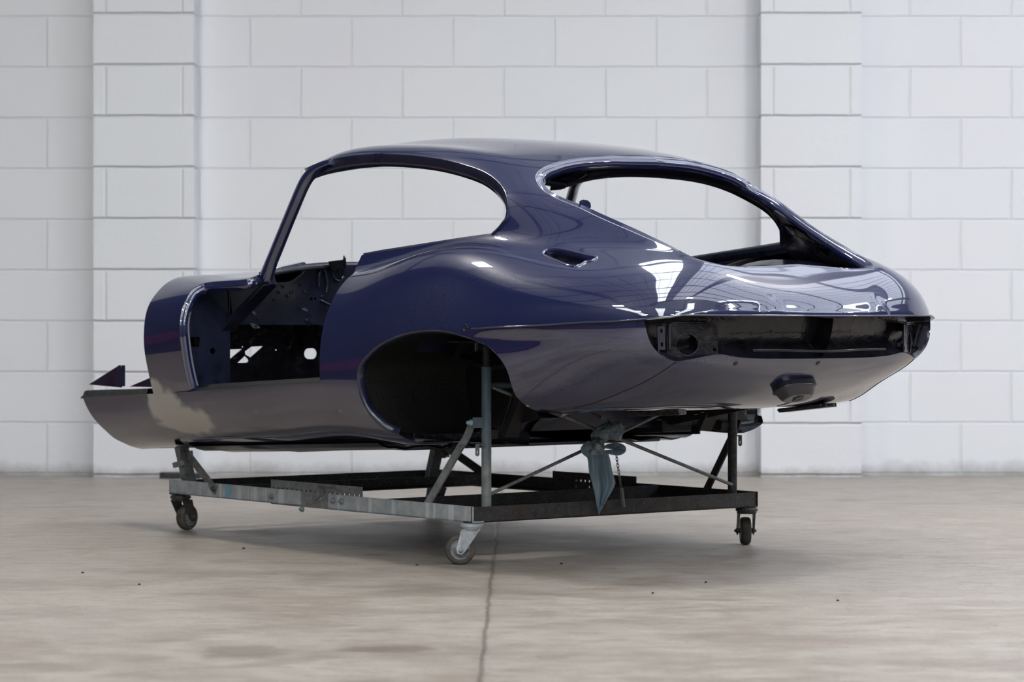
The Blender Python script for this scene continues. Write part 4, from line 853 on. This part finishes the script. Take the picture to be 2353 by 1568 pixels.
def castor(x, y, trail, m_steel, m_tyre, rz):
    """trail: world heading of the wheel's offset, turned into trolley axes"""
    a = trail-(YAW+R(90)); d = Vector((math.cos(a), math.sin(a), 0)); ax = Vector((0, 0, 1)).cross(d); o = Vector((x, y, .118)); r = .0425; w = o+d*.033; w.z = r
    m = MB(); m.lathe([(.0, -.001), (.030, -.001), (.034, -.006), (.034, -.011), (.029, -.015), (.031, -.019), (.0, -.020)], o, (0, 0, 1), 28)
    for s_ in (1, -1):
        q = ax*(.0225*s_); top = [o+q*1.05+d*t_+Vector((0, 0, -.018)) for t_ in (-.022, .030)]; bot = [w+q*1.1+d*t_+Vector((0, 0, z)) for t_, z in ((.012, .004), (.009, -.010), (-.004, -.013), (-.013, -.004))]
        pl = [top[0], top[1], bot[0], bot[1], bot[2], bot[3]]; th = ax*.0018; m.add([p+th for p in pl]+[p-th for p in pl], [(0, 1, 2, 3, 4, 5), (11, 10, 9, 8, 7, 6)]+[(i, (i+1) % 6, (i+1) % 6+6, i+6) for i in range(6)])
    m.bar(o+d*-.022+Vector((0, 0, -.019)), o+d*.030+Vector((0, 0, -.019)), .048, .004); c = m.build('castor', m_steel, tro)
    wh = MB().lathe([(.027, -.012), (.0285, -.0145), (.031, -.0145), (.0385, -.0145), (.0415, -.010), (r, -.004), (r, .004), (.0415, .010), (.0385, .0145), (.031, .0145), (.0285, .0145), (.027, .012), (.027, -.012)], w, ax, 40).build('wheel', m_tyre, c)
    hb = MB().lathe([(0, -.0155), (.020, -.0155), (.022, -.013), (.026, -.0135), (.0285, -.0160), (.0285, .0160), (.026, .0135), (.022, .013), (.020, .0155), (0, .0155)], w, ax, 30).build('wheel_hub', 'dull', c)
    MB().lathe([(0, -.034), (.004, -.034), (.0045, -.029), (.008, -.029), (.008, -.024), (.008, .024), (.008, .029), (.0045, .029), (.004, .034), (0, .034)], w, ax, 12).build('axle_bolt', m_steel, c)
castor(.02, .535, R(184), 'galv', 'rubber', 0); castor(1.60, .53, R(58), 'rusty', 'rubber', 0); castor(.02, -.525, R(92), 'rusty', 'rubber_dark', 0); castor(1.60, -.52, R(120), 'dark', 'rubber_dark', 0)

# ------------------------------------------------------------------ cloth, chain, batten, grit
rag = tag(empty('knotted_cloth', (ORG[0], ORG[1], 0), YAW+R(90)), 'thin blue-grey cloth knotted round the crossing of the trolley tie rods', 'cloth')
XR_ = .0
def W(px, py, dx=0): return np.array(at_x(px, py, XR_+dx))
m = MB(); L = [(1347,1043),(1352,1062),(1354,1085),(1361,1112),(1367,1135),(1371,1158),(1376,1181)]; Rr = [(1398,1042),(1403,1060),(1407,1082),(1414,1107),(1406,1128),(1392,1152),(1378,1181)]
L, Rr = smooth(L, 4), smooth(Rr, 4); G = []
for i, (a, b) in enumerate(zip(L, Rr)):
    t_ = i/(len(L)-1); row = []
    for j in range(25):
        s_ = j/24; fold = .010*math.sin(s_*math.pi*5+1.5*t_)+.005*math.sin(s_*21+5*t_); row.append(W(*(a+(b-a)*s_), -.020+fold*(1-.6*t_))+np.array([0, 0, .003*math.sin(9*s_+4*t_)]))
    G.append(row)
G = np.array(G); m.grid(G); m.grid(G+[.0016, 0, 0]); m.build('hanging_end', 'cloth', rag)
def lump(pts, r, ax, sd, flat_=1.):
    """crumpled bunch of cloth along a path"""
    m = MB(); P = smooth(np.array([W(*p, dx) for p, dx in pts]), 6); n = 20; G = []; rg = np.random.RandomState(sd); ph = rg.rand(6)*6
    for i, p in enumerate(P):
        t_ = i/(len(P)-1); rr = np.interp(t_, np.linspace(0, 1, len(r)), r); d = P[min(i+1, len(P)-1)]-P[max(i-1, 0)]; d /= np.linalg.norm(d); u = np.array([1., 0, 0]); w_ = np.cross(d, u); w_ /= np.linalg.norm(w_)
        G.append([p+(u*math.cos(a)*flat_+w_*math.sin(a))*rr*(1+.16*math.sin(3*a+ph[0]+5*t_)+.10*math.sin(5*a+ph[1]-9*t_)+.07*math.sin(9*a+ph[2]+14*t_)) for a in np.linspace(0, 2*math.pi, n+1)])
    return m.grid(np.array(G))
lump([((1362,1006),-.01),((1380,1000),-.03),((1400,990),-.035),((1420,990),-.025),((1433,984),-.01)], [.010,.022,.024,.024,.006], 0, 3, .8).build('cloth_bunch', 'cloth_bunch', rag)
lump([((1388,958),-.01),((1388,975),-.014),((1384,992),-.02)], [.008,.014,.016], 0, 4, .4).build('cloth_end', 'cloth', rag)
lump([((1378,1012),-.02),((1374,1026),-.03),((1373,1046),-.03)], [.016,.024,.022], 0, 5, .8).build('cloth_knot', 'cloth_bunch', rag)
lump([((1372,1028),-.02),((1352,1026),-.02),((1340,1034),-.015),((1352,1044),-.012),((1368,1042),-.015)], [.009,.012,.008,.010,.008], 0, 8).build('cloth_loop', 'cloth', rag)
m = MB(); C_ = smooth([(1380,1030),(1400,1020),(1425,1019),(1438,1028),(1436,1040),(1422,1047),(1400,1044),(1384,1036)], 5)
G = []
for i, p in enumerate(C_): G.append([W(*p, -.024+.012*math.sin(i*.5)), W(*(p+(np.array([1408, 1033])-p)*.97), -.010+.01*math.sin(i*.7))])
G = np.array(G); m.grid(G); m.grid(G+[.0015, 0, 0]); m.build('cloth_loop', 'cloth', rag)
ch = tag(empty('chain', (ORG[0], ORG[1], 0), YAW+R(90)), 'thin steel chain hanging behind the blue cloth down to the slotted rail', 'chain')
CP = np.array([W(1407, 985, .03), W(1413, 1012, .03), W(1416, 1045, .03), W(1423, 1092, .03), W(1427, 1123, .015)]); CP = smooth(CP, 12); seg = np.concatenate([[0], np.cumsum(np.linalg.norm(np.diff(CP, axis=0), axis=1))]); lk0 = None
nl = int(seg[-1]/.0098)
for k in range(nl):
    c = np.array([np.interp((k+.5)*.0098, seg, CP[:, i]) for i in range(3)]); c2 = np.array([np.interp((k+.9)*.0098, seg, CP[:, i]) for i in range(3)]); d = c2-c; d /= np.linalg.norm(d); u = np.cross(d, [1, 0, 0] if k % 2 else [.2, 1, 0]); u /= np.linalg.norm(u)
    MB().tube([c+d*.0063*math.cos(t_)+u*.0040*math.sin(t_) for t_ in np.linspace(0, 2*math.pi, 14, False)], .0012, 5, True, True).build('link', 'dull', ch)
tag(MB().box((-1.475, 11.965, .013), (.12, .05, .026)).box((-1.43, 11.94, .011), (.15, .03, .022), R(2)).build('timber_batten', 'dark', None, .002), 'short black batten on the floor at the foot of the left pier', 'batten')
for i, (px, py) in enumerate([(190,1318),(1622,1340),(1290,1297),(958,1300),(1500,1365),(1925,1382),(560,1262),(320,1345)]):
    zz = CAM_H*6300/(py-735); xx = (px-1176.5)/6300*zz; g = MB().lathe([(0, 0), (.0035, .0006), (.004, .002), (.002, .0042), (0, .0046)], (0, 0, 0), (0, 0, 1), 7).build('grit', 'dark'); g.location = (xx, zz, 0); g.rotation_euler = (0, 0, i*1.1); g.scale = (1.2, .8+.1*(i % 3), 1)
    tag(g, 'tiny dark speck of grit lying on the bare concrete floor', 'grit', 'grit specks on the floor')
